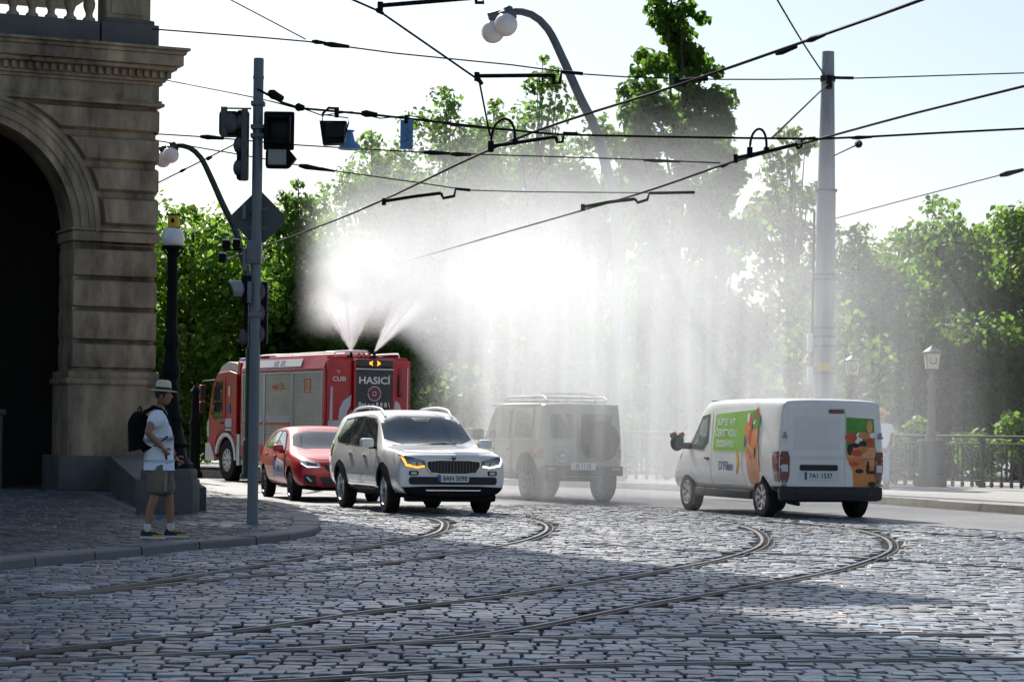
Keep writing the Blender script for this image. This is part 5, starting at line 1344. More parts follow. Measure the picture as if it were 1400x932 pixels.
    for sx in (-1, 1):
        b.panel('tail_light', rounded(min(sx * .82, sx * .885), .86, max(sx * .82, sx * .885), 1.06, .02), 'B', M['red_lens'], .014, .05)
        p = Vector((sx * .70, -2.285, .66)); mb = MB(); mb.box(p, (.2, .02, .05), bev=.006); mb.build('reflector', M['amber_off'], t, 30)
    bp = MB(); bp.box((.0 - .02, -2.29, .71), (.54, .02, .14), bev=.005); pl = bp.build('number_plate', M['plate'], t, 30)
    tm = text_mesh('EL 11 LE', .12); bm = bmesh.new(); bm.from_mesh(tm)
    for v in bm.verts: v.co = Vector((-.02 + v.co.x * .8, -2.303, .71 + v.co.y))
    bm.to_mesh(tm); bm.free(); tm.materials.append(M['ink']); link('plate_number', tm, pl, 0)
    # roof: gutters, ribs, rack
    mb = MB()
    for sx in (-1, 1): mb.tube([(sx * .83, .55, 1.93), (sx * .84, -2.0, 1.93)], .022, 8)
    for k in range(7): mb.box((-.62 + k * .205, -.75, 2.0), (.06, 2.3, .03), bev=.01)
    mb.build('roof_gutter', M['beige_dark'], t, 40)
    mb = MB()
    for sx in (-1, 1):
        mb.tube(catmull([Vector((sx * .66, .35, 2.03)), Vector((sx * .66, .15, 2.09)), Vector((sx * .66, -.8, 2.10)), Vector((sx * .66, -1.75, 2.10)), Vector((sx * .66, -1.9, 2.03))], .1), .018, 8)
        for yy in (.1, -.6, -1.3): mb.cyl((sx * .66, yy, 2.0), (sx * .66, yy, 2.09), .016, n=8)
    for yy in (.1, -.25, -.6, -.95, -1.3, -1.65): mb.cyl((-.66, yy, 2.085), (.66, yy, 2.085), .014, n=8)
    mb.tube([(-.5, -1.2, 2.10), (-.5, -1.3, 2.16), (.3, -1.5, 2.17), (.5, -1.7, 2.12)], .014, 6)
    mb.build('roof_rack', M['silver'], t, 40)
    mb = MB(); mb.box((0, 0, .50), (1.1, 3.4, .2), bev=.05); mb.build('underbody', M['ink'], t, 30)
    place(t, (-.92, -y1), G(718, 684), R(22))
    return t
def fire_engine():
    t = thing('fire_engine', 'red fire engine with grey roller shutters spraying water from its rear roof', 'fire engine')
    hw, L0, L1 = 1.13, -3.65, 3.65; TR = M['truck_red']
    # ---- equipment body
    def prism_x(poly, x0, x1, mb, mi=0):          # polygon in (y,z) extruded along x
        T = Matrix(((0, 0, 1, 0), (1, 0, 0, 0), (0, 1, 0, 0), (0, 0, 0, 1))); mb.prism(poly, x0, x1, mi, T)
    mb = MB()
    mb.box((0, -1.05, 1.95), (2 * hw - .10, 4.9, 2.1), 0, bev=.03)
    vs = []                                                          # slanted roof edge
    for y in (-3.5, 1.4):
        vs += [(-hw, y, 2.78), (-hw - .035, y, 2.84), (-hw + .065, y, 3.14), (hw - .065, y, 3.14), (hw + .035, y, 2.84), (hw, y, 2.78)]
    mb.add(vs, [(0, 1, 7, 6), (1, 2, 8, 7), (2, 3, 9, 8), (3, 4, 10, 9), (4, 5, 11, 10), (5, 0, 6, 11), (5, 4, 3, 2, 1, 0), (6, 7, 8, 9, 10, 11)])
    for sx in (-1, 1): mb.box((sx * (hw - .02), -3.46, 1.75), (.10, .16, 2.2), bev=.03); mb.box((sx * (hw - .02), 1.36, 1.75), (.10, .14, 2.2), bev=.03)
    for sx in (-1, 1): mb.box((sx * (hw - .03), -1.0, .78), (.10, 4.7, .30), bev=.02)
    body = mb.build('equipment_body', TR, t, 30)
    for sx in (-1, 1):
        # white strip with dark red lights on the slanted roof edge
        q = Matrix.Translation((sx * (hw - .015), 0, 2.99)) @ Matrix.Rotation(-sx * R(18.4), 4, 'Y')
        mb = MB(); mb.box((0, 0, 0), (.03, .01, .01)) if False else None
        mb.add([q @ Vector(p) for p in [(-.006 * 0 + sx * .012, yy, zz) for yy in (-2.2, 1.35) for zz in (-.10, .10)] + [(sx * .022, yy, zz) for yy in (-2.2, 1.35) for zz in (-.10, .10)]], [(0, 1, 3, 2), (4, 6, 7, 5), (0, 4, 5, 1), (2, 3, 7, 6), (0, 2, 6, 4), (1, 5, 7, 3)])
        ws = mb.build('white_strip', M['white'], body, 0)
        mb = MB()
        for yy in (.95, .58, -.72, -1.10):
            mb.add([q @ Vector(p) for p in ((sx * .026, yy - .12, -.065), (sx * .026, yy + .12, -.065), (sx * .026, yy + .12, .065), (sx * .026, yy - .12, .065))], [(0, 1, 2, 3)])
        mb.build('marker_light', M['dark_red_lens'], ws, 0)
        # three roller shutters
        for i, (y0, y2) in enumerate(((.02, 1.28), (-1.62, -.08), (-3.36, -1.74))):
            x = sx * (hw + .004); z0 = .96; n = 30; mb = MB()
            for k in range(n):
                za = z0 + (2.72 - z0) * k / n; zb = z0 + (2.72 - z0) * (k + 1) / n
                mb.add([(x, y0, za), (x, y2, za), (x + sx * .012, y2, za + .012), (x + sx * .012, y0, za + .012), (x + sx * .012, y2, zb - .006), (x + sx * .012, y0, zb - .006), (x, y2, zb), (x, y0, zb)], [(0, 1, 2, 3), (3, 2, 4, 5), (5, 4, 6, 7)])
            s_ = mb.build('roller_shutter', M['shutter'], body, 0)
            mb = MB()
            for yy in (y0 - .025, y2 + .025): mb.box((sx * (hw + .01), yy, 1.84), (.05, .045, 1.80), bev=.01)
            mb.box((sx * (hw + .01), (y0 + y2) / 2, 2.75), (.05, y2 - y0 + .1, .05), bev=.01); mb.build('shutter_frame', M['silver'], body, 30)
            if i < 2:
                mb = MB(); mb.box((sx * (hw + .018), (y0 + y2) / 2, 1.62), (.012, y2 - y0 - .1, .17), 0); mb.box((sx * (hw + .018), (y0 + y2) / 2, 1.50), (.014, y2 - y0 - .1, .06), 1); mb.build('stripe', [M['lilac'], M['tomato']], s_, 0)
            txt = (('EPILUL', .62), ('volej 150', .72), ('E', .20))[i]
            tm = text_mesh(txt[0], .24); bm = bmesh.new(); bm.from_mesh(tm); xs = [v.co.x for v in bm.verts]; k = txt[1] / (max(xs) - min(xs))
            for v in bm.verts: v.co = Vector((sx * (hw + .022), (y0 + y2) / 2 + sx * v.co.x * k, 2.42 + v.co.y))
            bm.to_mesh(tm); bm.free(); tm.materials.append(M['letter_orange']); link('shutter_lettering', tm, s_, 0)
            if i == 2:
                mb = MB(); yc = (y0 + y2) / 2
                for dy, dz, sy, sz in ((0, .16, .36, .035), (0, -.16, .36, .035), (.165, 0, .035, .34), (-.165, 0, .035, .34)): mb.box((sx * (hw + .02), yc + dy, 2.42 + dz), (.01, sy, sz))
                mb.build('letter_frame', M['letter_orange'], s_, 0)
    # ---- rear: red side bays, dark central screen, lettering
    mb = MB(); ry = L0 + .06
    mb.box((-.78, ry + .05, 1.95), (.66, .14, 2.2), bev=.03); mb.box((.84, ry + .05, 1.95), (.56, .14, 2.2), bev=.03); mb.box((0, ry + .06, .72), (2 * hw - .05, .16, .30), bev=.03)
    mb.box((-.42, ry - .05, 2.1), (.06, .1, 1.9), bev=.02); mb.box((.62, ry - .05, 2.1), (.06, .1, 1.9), bev=.02)
    mb.build('rear_bay', TR, t, 30)
    mb = MB(); mb.box((.10, ry - .03, 1.85), (1.02, .12, 2.0), 0, bev=.02); mb.box((.10, ry - .035, 2.98), (1.02, .13, .20), 0, bev=.03); mb.box((.10, ry - .10, 2.84), (1.0, .02, .03), 1)
    screen = mb.build('rear_panel', [M['rear_black'], M['silver']], t, 30)
    def rear_text(txt, size, cx, cz, w, m, nm, par=None):
        tm = text_mesh(txt, size); bm = bmesh.new(); bm.from_mesh(tm); xs = [v.co.x for v in bm.verts]; k = w / (max(xs) - min(xs))
        for v in bm.verts: v.co = Vector((cx + v.co.x * k, ry - .094, cz + v.co.y))
        bm.to_mesh(tm); bm.free(); tm.materials.append(m); return link(nm, tm, par or screen, 0)
    rear_text('HASICÍ', .24, .10, 2.56, .84, M['letter_white'], 'rear_lettering')
    rear_text('Bez a o 8 8 8 \\', .16, .10, 1.98, .84, M['letter_white'], 'rear_lettering')
    rear_text('o u a a.', .10, .16, 1.87, .40, M['letter_white'], 'rear_lettering')
    mb = MB()
    for r, mi in ((.17, 0), (.115, 1), (.05, 0)):
        mb.tube([(.10 + math.cos(a) * r, ry - .098, 2.25 + math.sin(a) * r) for a in [2 * math.pi * i / 28 for i in range(28)]], .014, 6, mi, closed=True)
    mb.build('round_emblem', [M['lilac'], M['tomato']], screen, 40)
    mb = MB()
    for s in (-1, 1):
        c = .10 + s * .04
        mb.add([(c + s * .10, ry - .112, 2.98), (c + s * .02, ry - .112, 3.045), (c + s * .02, ry - .112, 3.01), (c + s * .06, ry - .112, 2.98), (c + s * .02, ry - .112, 2.95), (c + s * .02, ry - .112, 2.915)], [(0, 1, 2, 3), (0, 3, 4, 5)])
        mb.box((c + s * .09, ry - .108, 2.98), (.02, .006, .06))
    mb.build('arrow_light', M['arrow'], screen, 0)
    rear_text('CUSI', .15, -.84, 2.58, .34, M['letter_white'], 'rear_lettering'); rear_text('Tv', .09, -.86, 2.76, .09, M['letter_white'], 'rear_lettering')
    # pale reflective shapes on both rear bays
    mb = MB(); yy = ry - .028
    def flat(pts): mb.add([(x, yy, z) for x, z in pts], [tuple(range(len(pts)))])
    flat([(-1.06, 1.52), (-.98, 1.52), (-.98, 2.40), (-1.03, 2.40)]); flat([(-1.10, 1.40), (-.62, 1.42), (-.60, 1.78), (-.50, 1.96), (-.48, 2.22), (-.70, 2.06), (-.80, 1.86), (-.82, 1.60), (-1.10, 1.58)])
    flat([(-1.10, 1.02), (-.98, 1.02), (-.98, 1.28), (-1.10, 1.28)]); flat([(-.94, 1.02), (-.60, 1.04), (-.60, 1.30), (-.94, 1.26)]); flat([(-.58, 1.42), (-.47, 1.44), (-.47, 1.86), (-.55, 1.72)])
    flat([(.68, 1.36), (.92, 1.36), (.92, 1.72), (.82, 2.02), (.70, 2.10), (.68, 2.0)]); flat([(.98, 1.36), (1.08, 1.36), (1.08, 1.60), (.98, 1.58)]); flat([(1.02, 1.7), (1.05, 1.7), (1.05, 2.9), (1.02, 2.9)]); flat([(.66, 2.7), (.68, 2.7), (.68, 3.0), (.66, 3.0)])
    mb.build('reflective_mark', M['lilac'], t, 0)
    mb = MB(); mb.box((.80, ry - .06, 2.45), (.05, .06, .5), bev=.02); mb.sphere((.82, ry - .07, 2.24), .06, 10); mb.tube([(.80, ry - .07, 2.9), (.83, ry - .09, 2.7), (.80, ry - .07, 2.5)], .015, 6); mb.build('hose_coupling', M['sign_back'], t, 40)
    # roof gear: rails, ladder, nozzles
    mb = MB()
    for sx in (-1, 1): mb.tube(catmull([Vector((sx * .86, -3.5, 3.12)), Vector((sx * .86, -3.45, 3.22)), Vector((sx * .86, -1.0, 3.22)), Vector((sx * .86, .9, 3.22)), Vector((sx * .86, 1.1, 3.12))], .2), .022, 8)
    for k in range(9): mb.cyl((-.55, -3.3 + k * .45, 3.20), (.05, -3.3 + k * .45, 3.20), .016, n=8)
    for x in (-.55, .05): mb.cyl((x, -3.4, 3.20), (x, .6, 3.20), .022, n=8)
    mb.build('roof_ladder', M['silver'], t, 40)
    mb = MB(); mb.box((.55, -1.2, 3.24), (.5, 1.5, .22), bev=.04); mb.box((-.2, .9, 3.2), (.6, .5, .16), bev=.04); mb.build('roof_box', M['silver'], t, 30)
    mb = MB()
    for x in (-.50, .12): mb.tube([(x, ry + .25, 3.10), (x, ry + .05, 3.16), (x, ry - .02, 3.13)], .035, 8); mb.lathe([(.05, 0), (.035, .06), (.025, .12)], 12, 0, Matrix.Translation((x, ry - .02, 3.12)))
    for k in range(4): mb.tube([(-.30 + k * .14, ry + .1, 3.10), (-.26 + k * .14, ry + .06, 3.22), (-.16 + k * .14, ry + .1, 3.12)], .025, 6, 1)
    mb.build('spray_nozzle', [M['black'], M['tomato']], t, 40)
    for sx in (-1, 1):
        mb = MB(); mb.box((sx * .92, ry - .03, .78), (.28, .05, .10), bev=.01); mb.build('tail_light', M['red_lens'], t, 30)
    # ---- cab
    mb = MB(); cw = hw + .02
    side = [(2.05, .95), (2.05, 2.75), (2.35, 2.86), (2.95, 2.80), (3.30, 2.45), (3.48, 1.95), (3.62, 1.35), (3.62, .72), (3.05, .72), (2.90, 1.18), (2.60, 1.42), (2.10, 1.42), (2.05, 1.3)]
    side = [(1.72, .95), (1.72, 2.78), (2.2, 2.86), (2.95, 2.82), (3.28, 2.50), (3.46, 1.95), (3.62, 1.35), (3.62, .60), (3.02, .60), (3.0, .9), (2.85, 1.18), (2.55, 1.30), (2.2, 1.30), (1.90, 1.15), (1.76, .95)]
    prism_x(side, -cw, cw, mb); cab = mb.build('cab', M['truck_red'], t, 25)
    bev = cab.modifiers.new('edge', 'BEVEL'); bev.width = .035; bev.segments = 2; bev.limit_method = 'ANGLE'
    mb = MB(); prism_x([(1.75, 2.80), (1.72, 2.98), (1.95, 3.06), (2.5, 3.10), (2.9, 2.98), (3.12, 2.74), (3.0, 2.76), (2.95, 2.84), (2.2, 2.88)], -cw + .08, cw - .08, mb); mb.build('roof_deflector', M['silver'], cab, 25)
    mb = MB(); prism_x([(1.62, 2.70), (1.62, 3.06), (1.76, 3.10), (1.76, 2.70)], -cw + .05, cw - .05, mb); mb.build('rear_fairing', TR, cab, 25)
    for sx in (-1, 1):
        x = sx * (cw + .004)
        def sp(name, pts, m, o=.004, par=cab):
            k = MB(); n = len(pts); a = [(x + sx * o, y, z) for y, z in pts]; c = [(x - sx * .03, y, z) for y, z in pts]
            k.add(a + c, [tuple(range(n))] + [(i, (i + 1) % n, n + (i + 1) % n, n + i) for i in range(n)]); return k.build(name, m, par, 0)
        d = sp('door', [(3.38, 1.12), (3.42, 1.75), (3.22, 2.48), (3.0, 2.68), (2.42, 2.70), (2.42, 1.30), (2.60, 1.36), (2.9, 1.22), (3.05, 1.0), (3.1, .92)], M['truck_red'], .012)
        sp('window', [(3.34, 1.74), (3.17, 2.40), (2.98, 2.58), (2.58, 2.60), (2.58, 1.62), (3.1, 1.60)], M['glass'], .02, d)
        sp('handle', [(2.50, 1.48), (2.50, 1.53), (2.70, 1.53), (2.70, 1.48)], M['ink'], .03, d)
        sp('door_marking', [(2.40, 1.40), (2.40, 1.62), (1.98, 1.62), (1.98, 1.40)], M['lilac'], .012); sp('door_marking', [(2.40, 1.30), (2.40, 1.36), (1.98, 1.36), (1.98, 1.30)], M['lilac'], .012)
        sp('side_slot', [(2.22, 2.2), (2.22, 2.46), (2.12, 2.46), (2.12, 2.2)], M['white'], .012); sp('side_slot', [(2.28, 1.75), (2.28, 1.98), (2.10, 1.98), (2.10, 1.75)], M['letter_blue'], .012)
        sp('headlight', [(3.60, 1.15), (3.60, 1.50), (3.48, 1.62), (3.44, 1.15)], M['clear_lens'], .014)
        ar = [(2.35 + math.cos(R(a)) * .68, .58 + math.sin(R(a)) * .68) for a in range(12, 169, 12)]; ai = [(2.35 + math.cos(R(a)) * .58, .58 + math.sin(R(a)) * .58) for a in range(168, 11, -12)]
        sp('wheel_arch', ar + [(1.62, .55), (1.76, .55)] + ai, M['white'], .03)
        sp('bumper_corner', [(3.66, .52), (3.66, .98), (3.36, .98), (3.06, .62), (3.06, .52)], M['silver'], .03)
        sp('step', [(1.62, .42), (1.62, 1.22), (1.44, 1.22), (1.44, .42)], M['silver'], .02)
        mb = MB(); mb.box((sx * (cw + .24), 3.42, 2.30), (.17, .10, .40), 0, bev=.04); mb.box((sx * (cw + .24), 3.42, 1.92), (.19, .10, .28), 0, bev=.04); mb.tube([(sx * cw, 3.15, 2.62), (sx * (cw + .22), 3.42, 2.60), (sx * (cw + .24), 3.42, 1.8)], .022, 8, 1)
        mr = mb.build('mirror', [M['truck_red'], M['ink']], t, 40)
        mb = MB(); mb.box((sx * (cw + .24), 3.366, 2.30), (.13, .01, .34), bev=.01); mb.box((sx * (cw + .24), 3.366, 1.92), (.15, .01, .22), bev=.01); mb.build('mirror_glass', M['glass'], mr, 0)
        wheel(t, sx * (hw - .16), 2.35, .54, .32, .56, 10, 'single', 'silver'); wheel(t, sx * (hw - .16), -1.95, .54, .36, .56, 10, 'single', 'silver')
        # lower red locker with lettering between the axles
        mb = MB(); mb.box((sx * (hw - .20), .70, .80), (.42, 1.40, .50), 0, bev=.03); mb.box((sx * (hw - .20), .70, .50), (.44, 1.40, .12), 1, bev=.02); lk = mb.build('locker', [TR, M['silver']], t, 30)
        tm = text_mesh('EXHP', .13); bm = bmesh.new(); bm.from_mesh(tm)
        for v in bm.verts: v.co = Vector((sx * (hw + .014), .95 + sx * v.co.x, .78 + v.co.y))
        bm.to_mesh(tm); bm.free(); tm.materials.append(M['letter_white']); link('locker_lettering', tm, lk, 0)
        mb = MB(); T = Matrix.Translation((sx * (hw - .16), 1.56, 1.72)) @ Matrix.Rotation(R(90), 4, 'Y')
        for k, r in enumerate((.34, .26, .18)): mb.tube([Vector((sx * (hw - .12), 1.56 + math.cos(a) * r * .42, 1.60 + math.sin(a) * r * 1.2)) for a in [2 * math.pi * i / 24 for i in range(24)]], .035, 8, 0 if k else 1, closed=True)
        mb.build('hose_reel', [M['ink'], M['lens_grey']], t, 40)
    mb = MB(); mb.box((0, 1.55, 1.9), (1.7, .34, 1.9), bev=.03); mb.build('rear_bulkhead', M['ink'], t, 0)
    mb = MB(); mb.add([(-.98, 3.30 + .02, 2.46), (.98, 3.32, 2.46), (1.0, 3.50, 1.92), (1.02, 3.545, 1.72), (-1.02, 3.545, 1.72), (-1.0, 3.50, 1.92)], [(0, 1, 2, 5), (5, 2, 3, 4)]); mb.build('windscreen', M['glass_tint'], cab, 0)
    mb = MB(); mb.box((0, 3.66, .72), (2.2, .16, .42), 0, bev=.05); mb.build('bumper', M['silver'], t, 30)
    mb = MB(); mb.box((0, 0, .66), (1.2, 6.6, .34), bev=.04); mb.box((0, 2.35, .56), (1.5, .16, .16), bev=.03); mb.box((0, -1.95, .56), (1.5, .2, .2), bev=.03); mb.build('chassis', M['ink'], t, 30)
    mb = MB(); mb.box((0, 2.6, 3.14), (1.3, .26, .14), bev=.04); mb.build('beacon_bar', M['blue_sign'], t, 30)
    yaw = R(30); Rm = Matrix.Rotation(yaw, 3, 'Z'); c = Vector((W(447.5, 560, 57.6).x, 57.6, 0)); m_ = Rm @ Vector((-hw, L0, 0))
    t.rotation_euler = (0, 0, yaw); t.location = (c.x - m_.x, c.y - m_.y, 0)
    return t
def vehicles():
    M['pane_teal'] = mat('door_pane', (.10, .17, .165), .06, spec=.7)
    M['van_panel'] = mat('van_panel_paint', (.62, .625, .62), .4, coat=.5, vary=(1.1, .08))
    M['beige_dark'] = mat('beige_dark_trim', (.26, .25, .22), .45)  # trim paint, slightly darker than the body beige
    M['rear_black'] = mat('rear_panel_black', (.028, .028, .03), .4, vary=(2, .4, (1, 1, .4)))
    suv(); hatchback(); van(); offroader()
    return fire_engine()
# ------------------------------------------------------------------ people
def skin(name, joints, edges, root, m, parent=None, sub=2, extra=None, pos=None):
    """grow one continuous surface round a skeleton; joints {key: ((x,y,z), r or (r1,r2))}"""
    keys = list(joints); idx = {k: i for i, k in enumerate(keys)}
    me = bpy.data.meshes.new(name); me.from_pydata([joints[k][0] for k in keys], [(idx[a], idx[b]) for a, b in edges], [])
    ob = bpy.data.objects.new('tmp', me); COL.objects.link(ob)
    ob.modifiers.new('s', 'SKIN'); ob.modifiers.new('u', 'SUBSURF').levels = sub
    lay = me.skin_vertices[0].data
    for k in keys:
        r = joints[k][1]; lay[idx[k]].radius = (r, r) if not isinstance(r, tuple) else r
        lay[idx[k]].use_root = (k == root)
    out = evaluated(ob); bpy.data.objects.remove(ob); bpy.data.meshes.remove(me)
    if extra:
        bm = bmesh.new(); bm.from_mesh(out)
        for e in extra: bm.from_mesh(e)
        bm.to_mesh(out); bm.free()
    out.name = name; out.materials.clear(); out.materials.append(m)
    return link(name, out, parent, 80) if parent is not False else out
def hand_parts(w, d, palm_n, side, s=1.0):
    """palm and five separate curled fingers from the wrist w along d; palm_n is the palm's facing"""
    w = Vector(w); d = Vector(d).normalized(); n = Vector(palm_n); n = (n - d * n.dot(d)).normalized(); a = d.cross(n) * side
    out = [skin('palm', {'w': (w, .026 * s), 'p': (w + d * .045 * s, (.040 * s, .018 * s)), 'k': (w + d * .085 * s, (.040 * s, .015 * s))}, [('w', 'p'), ('p', 'k')], 'w', M['skin'], False, 2)]
    for i, (off, ln) in enumerate(((.030, .075), (.010, .085), (-.010, .080), (-.028, .062))):
        b = w + d * .078 * s + a * off * s
        p1 = b + (d * .9 + n * .35).normalized() * ln * .45 * s; p2 = p1 + (d * .55 + n * .8).normalized() * ln * .33 * s; p3 = p2 + (d * .1 + n).normalized() * ln * .25 * s
        out.append(skin('f', {0: (b, .0095 * s), 1: (p1, .009 * s), 2: (p2, .0085 * s), 3: (p3, .007 * s)}, [(0, 1), (1, 2), (2, 3)], 0, M['skin'], False, 1))
    b = w + d * .028 * s + a * .030 * s; p1 = b + (a * .8 + d * .55 + n * .25).normalized() * .042 * s; p2 = p1 + (d * .9 + n * .4 + a * .1).normalized() * .034 * s
    out.append(skin('t', {0: (b, .013 * s), 1: (p1, .011 * s), 2: (p2, .009 * s)}, [(0, 1), (1, 2)], 0, M['skin'], False, 1))
    return out
def head_mesh(c, turn, s=1.0):
    """skull, jaw, nose, brow, ears, lips in one closed mesh, facing +Y before turn"""
    bm = bmesh.new(); bmesh.ops.create_uvsphere(bm, u_segments=28, v_segments=20, radius=1)
    for v in bm.verts:
        x, y, z = v.co
        w = .074 * (1 - .18 * max(0, -z)) ; dpt = .096; hgt = .118
        X, Y, Zz = x * w, y * dpt, z * hgt
        if z < -.1 and y > -.2: Y += .014 * min(1, (-z)) ; X *= 1 - .22 * max(0, -z - .2)
        if z < -.2 and y < -.1: Y *= .80
        nx = math.exp(-(x / .16) ** 2) * math.exp(-((z + .16) / .16) ** 2) * max(0, y) ** 4; Y += .026 * nx                # nose
        Y += .005 * math.exp(-((z - .18) / .08) ** 2) * max(0, y) ** 3                                             # brow
        for sx in (-1, 1): Y -= .009 * math.exp(-((x - sx * .34) / .15) ** 2) * math.exp(-((z - .04) / .09) ** 2) * max(0, y) ** 2
        Y += .005 * math.exp(-(x / .3) ** 2) * math.exp(-((z + .52) / .06) ** 2) * max(0, y)
        Y += .008 * math.exp(-(x / .3) ** 2) * math.exp(-((z + .80) / .12) ** 2) * max(0, y)
        v.co = Vector((X, Y, Zz))
    T = Matrix.Translation(c) @ Matrix.Rotation(turn, 4, 'Z') @ Matrix.Scale(s, 4)
    for sx in (-1, 1):
        r = bmesh.ops.create_uvsphere(bm, u_segments=10, v_segments=8, radius=1)
        for v in r['verts']: v.co = Vector((sx * .078 + v.co.x * .010, -.006 + v.co.y * .020, -.008 + v.co.z * .032))
    bmesh.ops.transform(bm, matrix=T, verts=bm.verts[:]); me = bpy.data.meshes.new('head'); bm.to_mesh(me); bm.free(); return me
def shoe(x, y, rz, parent, cols):
    T = Matrix.Translation((x, y, 0)) @ Matrix.Rotation(rz, 4, 'Z')
    sec = [(-.085, .030, .06), (-.07, .038, .095), (-.02, .040, .105), (.03, .040, .085), (.08, .046, .062), (.13, .047, .05), (.17, .038, .040), (.19, .018, .03)]
    mb = MB(); n = 10; vs = []
    for (yy, w, h) in sec:
        for i in range(n):
            a = 2 * math.pi * i / n; vs.append((math.cos(a) * w, yy, .022 + max(-.006, (math.sin(a) * .5 + .5) * h - .012 if math.sin(a) > -.5 else -.006)))
    fs = [(k * n + i, k * n + (i + 1) % n, (k + 1) * n + (i + 1) % n, (k + 1) * n + i) for k in range(len(sec) - 1) for i in range(n)] + [tuple(range(n)), tuple(range((len(sec) - 1) * n, len(sec) * n))]
    mb.add(vs, fs, 0, T)
    for yy in (.02, .05, .085): mb.box((0, yy, .115 - yy * .62), (.062, .014, .012), 1, bev=.004) if False else mb.add([T @ Vector(p) for p in ((-.042, yy, .085), (.042, yy, .085), (.042, yy + .018, .078), (-.042, yy + .018, .078), (-.03, yy, .118 - yy * .55), (.03, yy, .118 - yy * .55), (.03, yy + .018, .108 - yy * .5), (-.03, yy + .018, .108 - yy * .5))], [(4, 5, 6, 7), (0, 1, 5, 4), (2, 3, 7, 6), (0, 4, 7, 3), (1, 2, 6, 5)], 1)
    prof = [(-.095, .036), (-.03, .046), (.06, .05), (.14, .052), (.185, .036), (.205, .012)]
    poly = [(w, yy) for yy, w in prof] + [(-w, yy) for yy, w in reversed(prof)]
    mb.prism(poly, 0, .026, 2, T)
    poly = [(w + .001, yy) for yy, w in prof[2:5]] + [(-w - .001, yy) for yy, w in reversed(prof[2:5])]
    mb.prism(poly, .026, .045, 1, T)
    mb.build('shoe', cols, parent, 40)
def man_with_hat():
    base = G(215, 735, .085)
    t = thing('person', 'man in straw hat, white shirt and khaki shorts with a black backpack, hand on hip', 'person', base, R(-82))
    # local frame: +Y is where he faces, +X his right (towards the camera)
    Zk = 1.0
    J = {'pel': ((0, 0, .95), (.135, .10)), 'spn': ((0, -.02, 1.14), (.135, .10)), 'chs': ((0, -.02, 1.34), (.15, .105)), 'nk0': ((0, -.005, 1.47), .065), 'nk1': ((0, .02, 1.57), .055),
         'hr': ((.09, 0, .88), .085), 'hl': ((-.09, .02, .88), .085), 'kr': ((.11, -.035, .49), .056), 'kl': ((-.12, .13, .49), .056), 'cr': ((.11, -.085, .34), .052), 'cl': ((-.12, .14, .34), .052),
         'ar': ((.115, -.115, .09), .036), 'al': ((-.125, .155, .09), .036), 'fr': ((.13, -.02, .045), .036), 'fl': ((-.13, .25, .045), .036),
         'sr': ((.185, -.03, 1.42), .062), 'er': ((.30, -.13, 1.225), .047), 'wr': ((.215, .055, 1.045), .031),
         'sl': ((-.185, -.01, 1.41), .062), 'el': ((-.24, .08, 1.16), .043), 'wl': ((-.20, .19, .95), .030)}
    E = [('pel', 'spn'), ('spn', 'chs'), ('chs', 'nk0'), ('nk0', 'nk1'), ('pel', 'hr'), ('pel', 'hl'), ('hr', 'kr'), ('hl', 'kl'), ('kr', 'cr'), ('kl', 'cl'), ('cr', 'ar'), ('cl', 'al'), ('ar', 'fr'), ('al', 'fl'),
         ('chs', 'sr'), ('sr', 'er'), ('er', 'wr'), ('chs', 'sl'), ('sl', 'el'), ('el', 'wl')]
    ex = hand_parts(J['wr'][0], (-.45, .45, -.75), (-1, 0, 0), 1) + hand_parts(J['wl'][0], (.1, .6, -.7), (1, 0, 0), -1)
    ex.append(head_mesh((0, .045, 1.665), R(-12)))
    skin('body', J, E, 'pel', M['skin'], t, 2, ex)
    # shirt with short sleeves
    S = {'hem': ((0, .01, .915), (.20, .185)), 'pel': ((0, .01, .98), (.195, .18)), 'spn': ((0, 0, 1.15), (.195, .175)), 'chs': ((0, -.015, 1.33), (.21, .175)), 'col': ((0, -.005, 1.485), .095),
         'sr': ((.185, -.03, 1.41), .098), 'ur': ((.268, -.092, 1.285), .088), 'sl': ((-.185, -.01, 1.405), .088), 'ul': ((-.235, .012, 1.25), .076)}
    skin('shirt', S, [('hem', 'pel'), ('pel', 'spn'), ('spn', 'chs'), ('chs', 'col'), ('chs', 'sr'), ('sr', 'ur'), ('chs', 'sl'), ('sl', 'ul')], 'pel', M['shirt'], t, 2)
    mb = MB(); mb.tube([(.09, .02, 1.50), (.02, .085, 1.47), (-.07, .06, 1.49), (-.08, -.03, 1.52), (0, -.08, 1.53), (.075, -.05, 1.52)], .018, 8, closed=True); mb.build('collar', M['ink'], t, 60)
    S = {'w': ((0, .01, .97), (.16, .14)), 'p': ((0, .01, .90), (.185, .165)), 'hr': ((.088, .0, .78), .135), 'kr': ((.112, -.03, .48), .122), 'hl': ((-.09, .04, .78), .135), 'kl': ((-.115, .12, .48), .12)}
    sh = skin('shorts', S, [('w', 'p'), ('p', 'hr'), ('hr', 'kr'), ('p', 'hl'), ('hl', 'kl')], 'p', M['shorts'], t, 2)
    mb = MB(); mb.add([(.165, .075, .88), (.20, .078, .55), (.195, .105, .55), (.158, .11, .88)], [(0, 1, 2, 3)]); mb.add([(.17, .07, .88), (.205, .073, .55), (.2, .1, .55), (.163, .105, .88)], [(0, 1, 2, 3)])
    mb.box((.19, -.02, .66), (.03, .15, .17), 1, bev=.012); mb.build('cargo_pocket', [M['cargo_line'], M['shorts']], sh, 30)
    mb = MB(); mb.box((.155, .09, .93), (.05, .03, .13), bev=.01); mb.build('belt_pouch', M['ink'], t, 30)
    for x, y, rz in ((.12, -.105, R(-8)), (-.128, .165, R(6))):
        shoe(x, y, rz, t, [M['shoe_black'], M['shoe_yellow'], M['sock']])
    mb = MB()
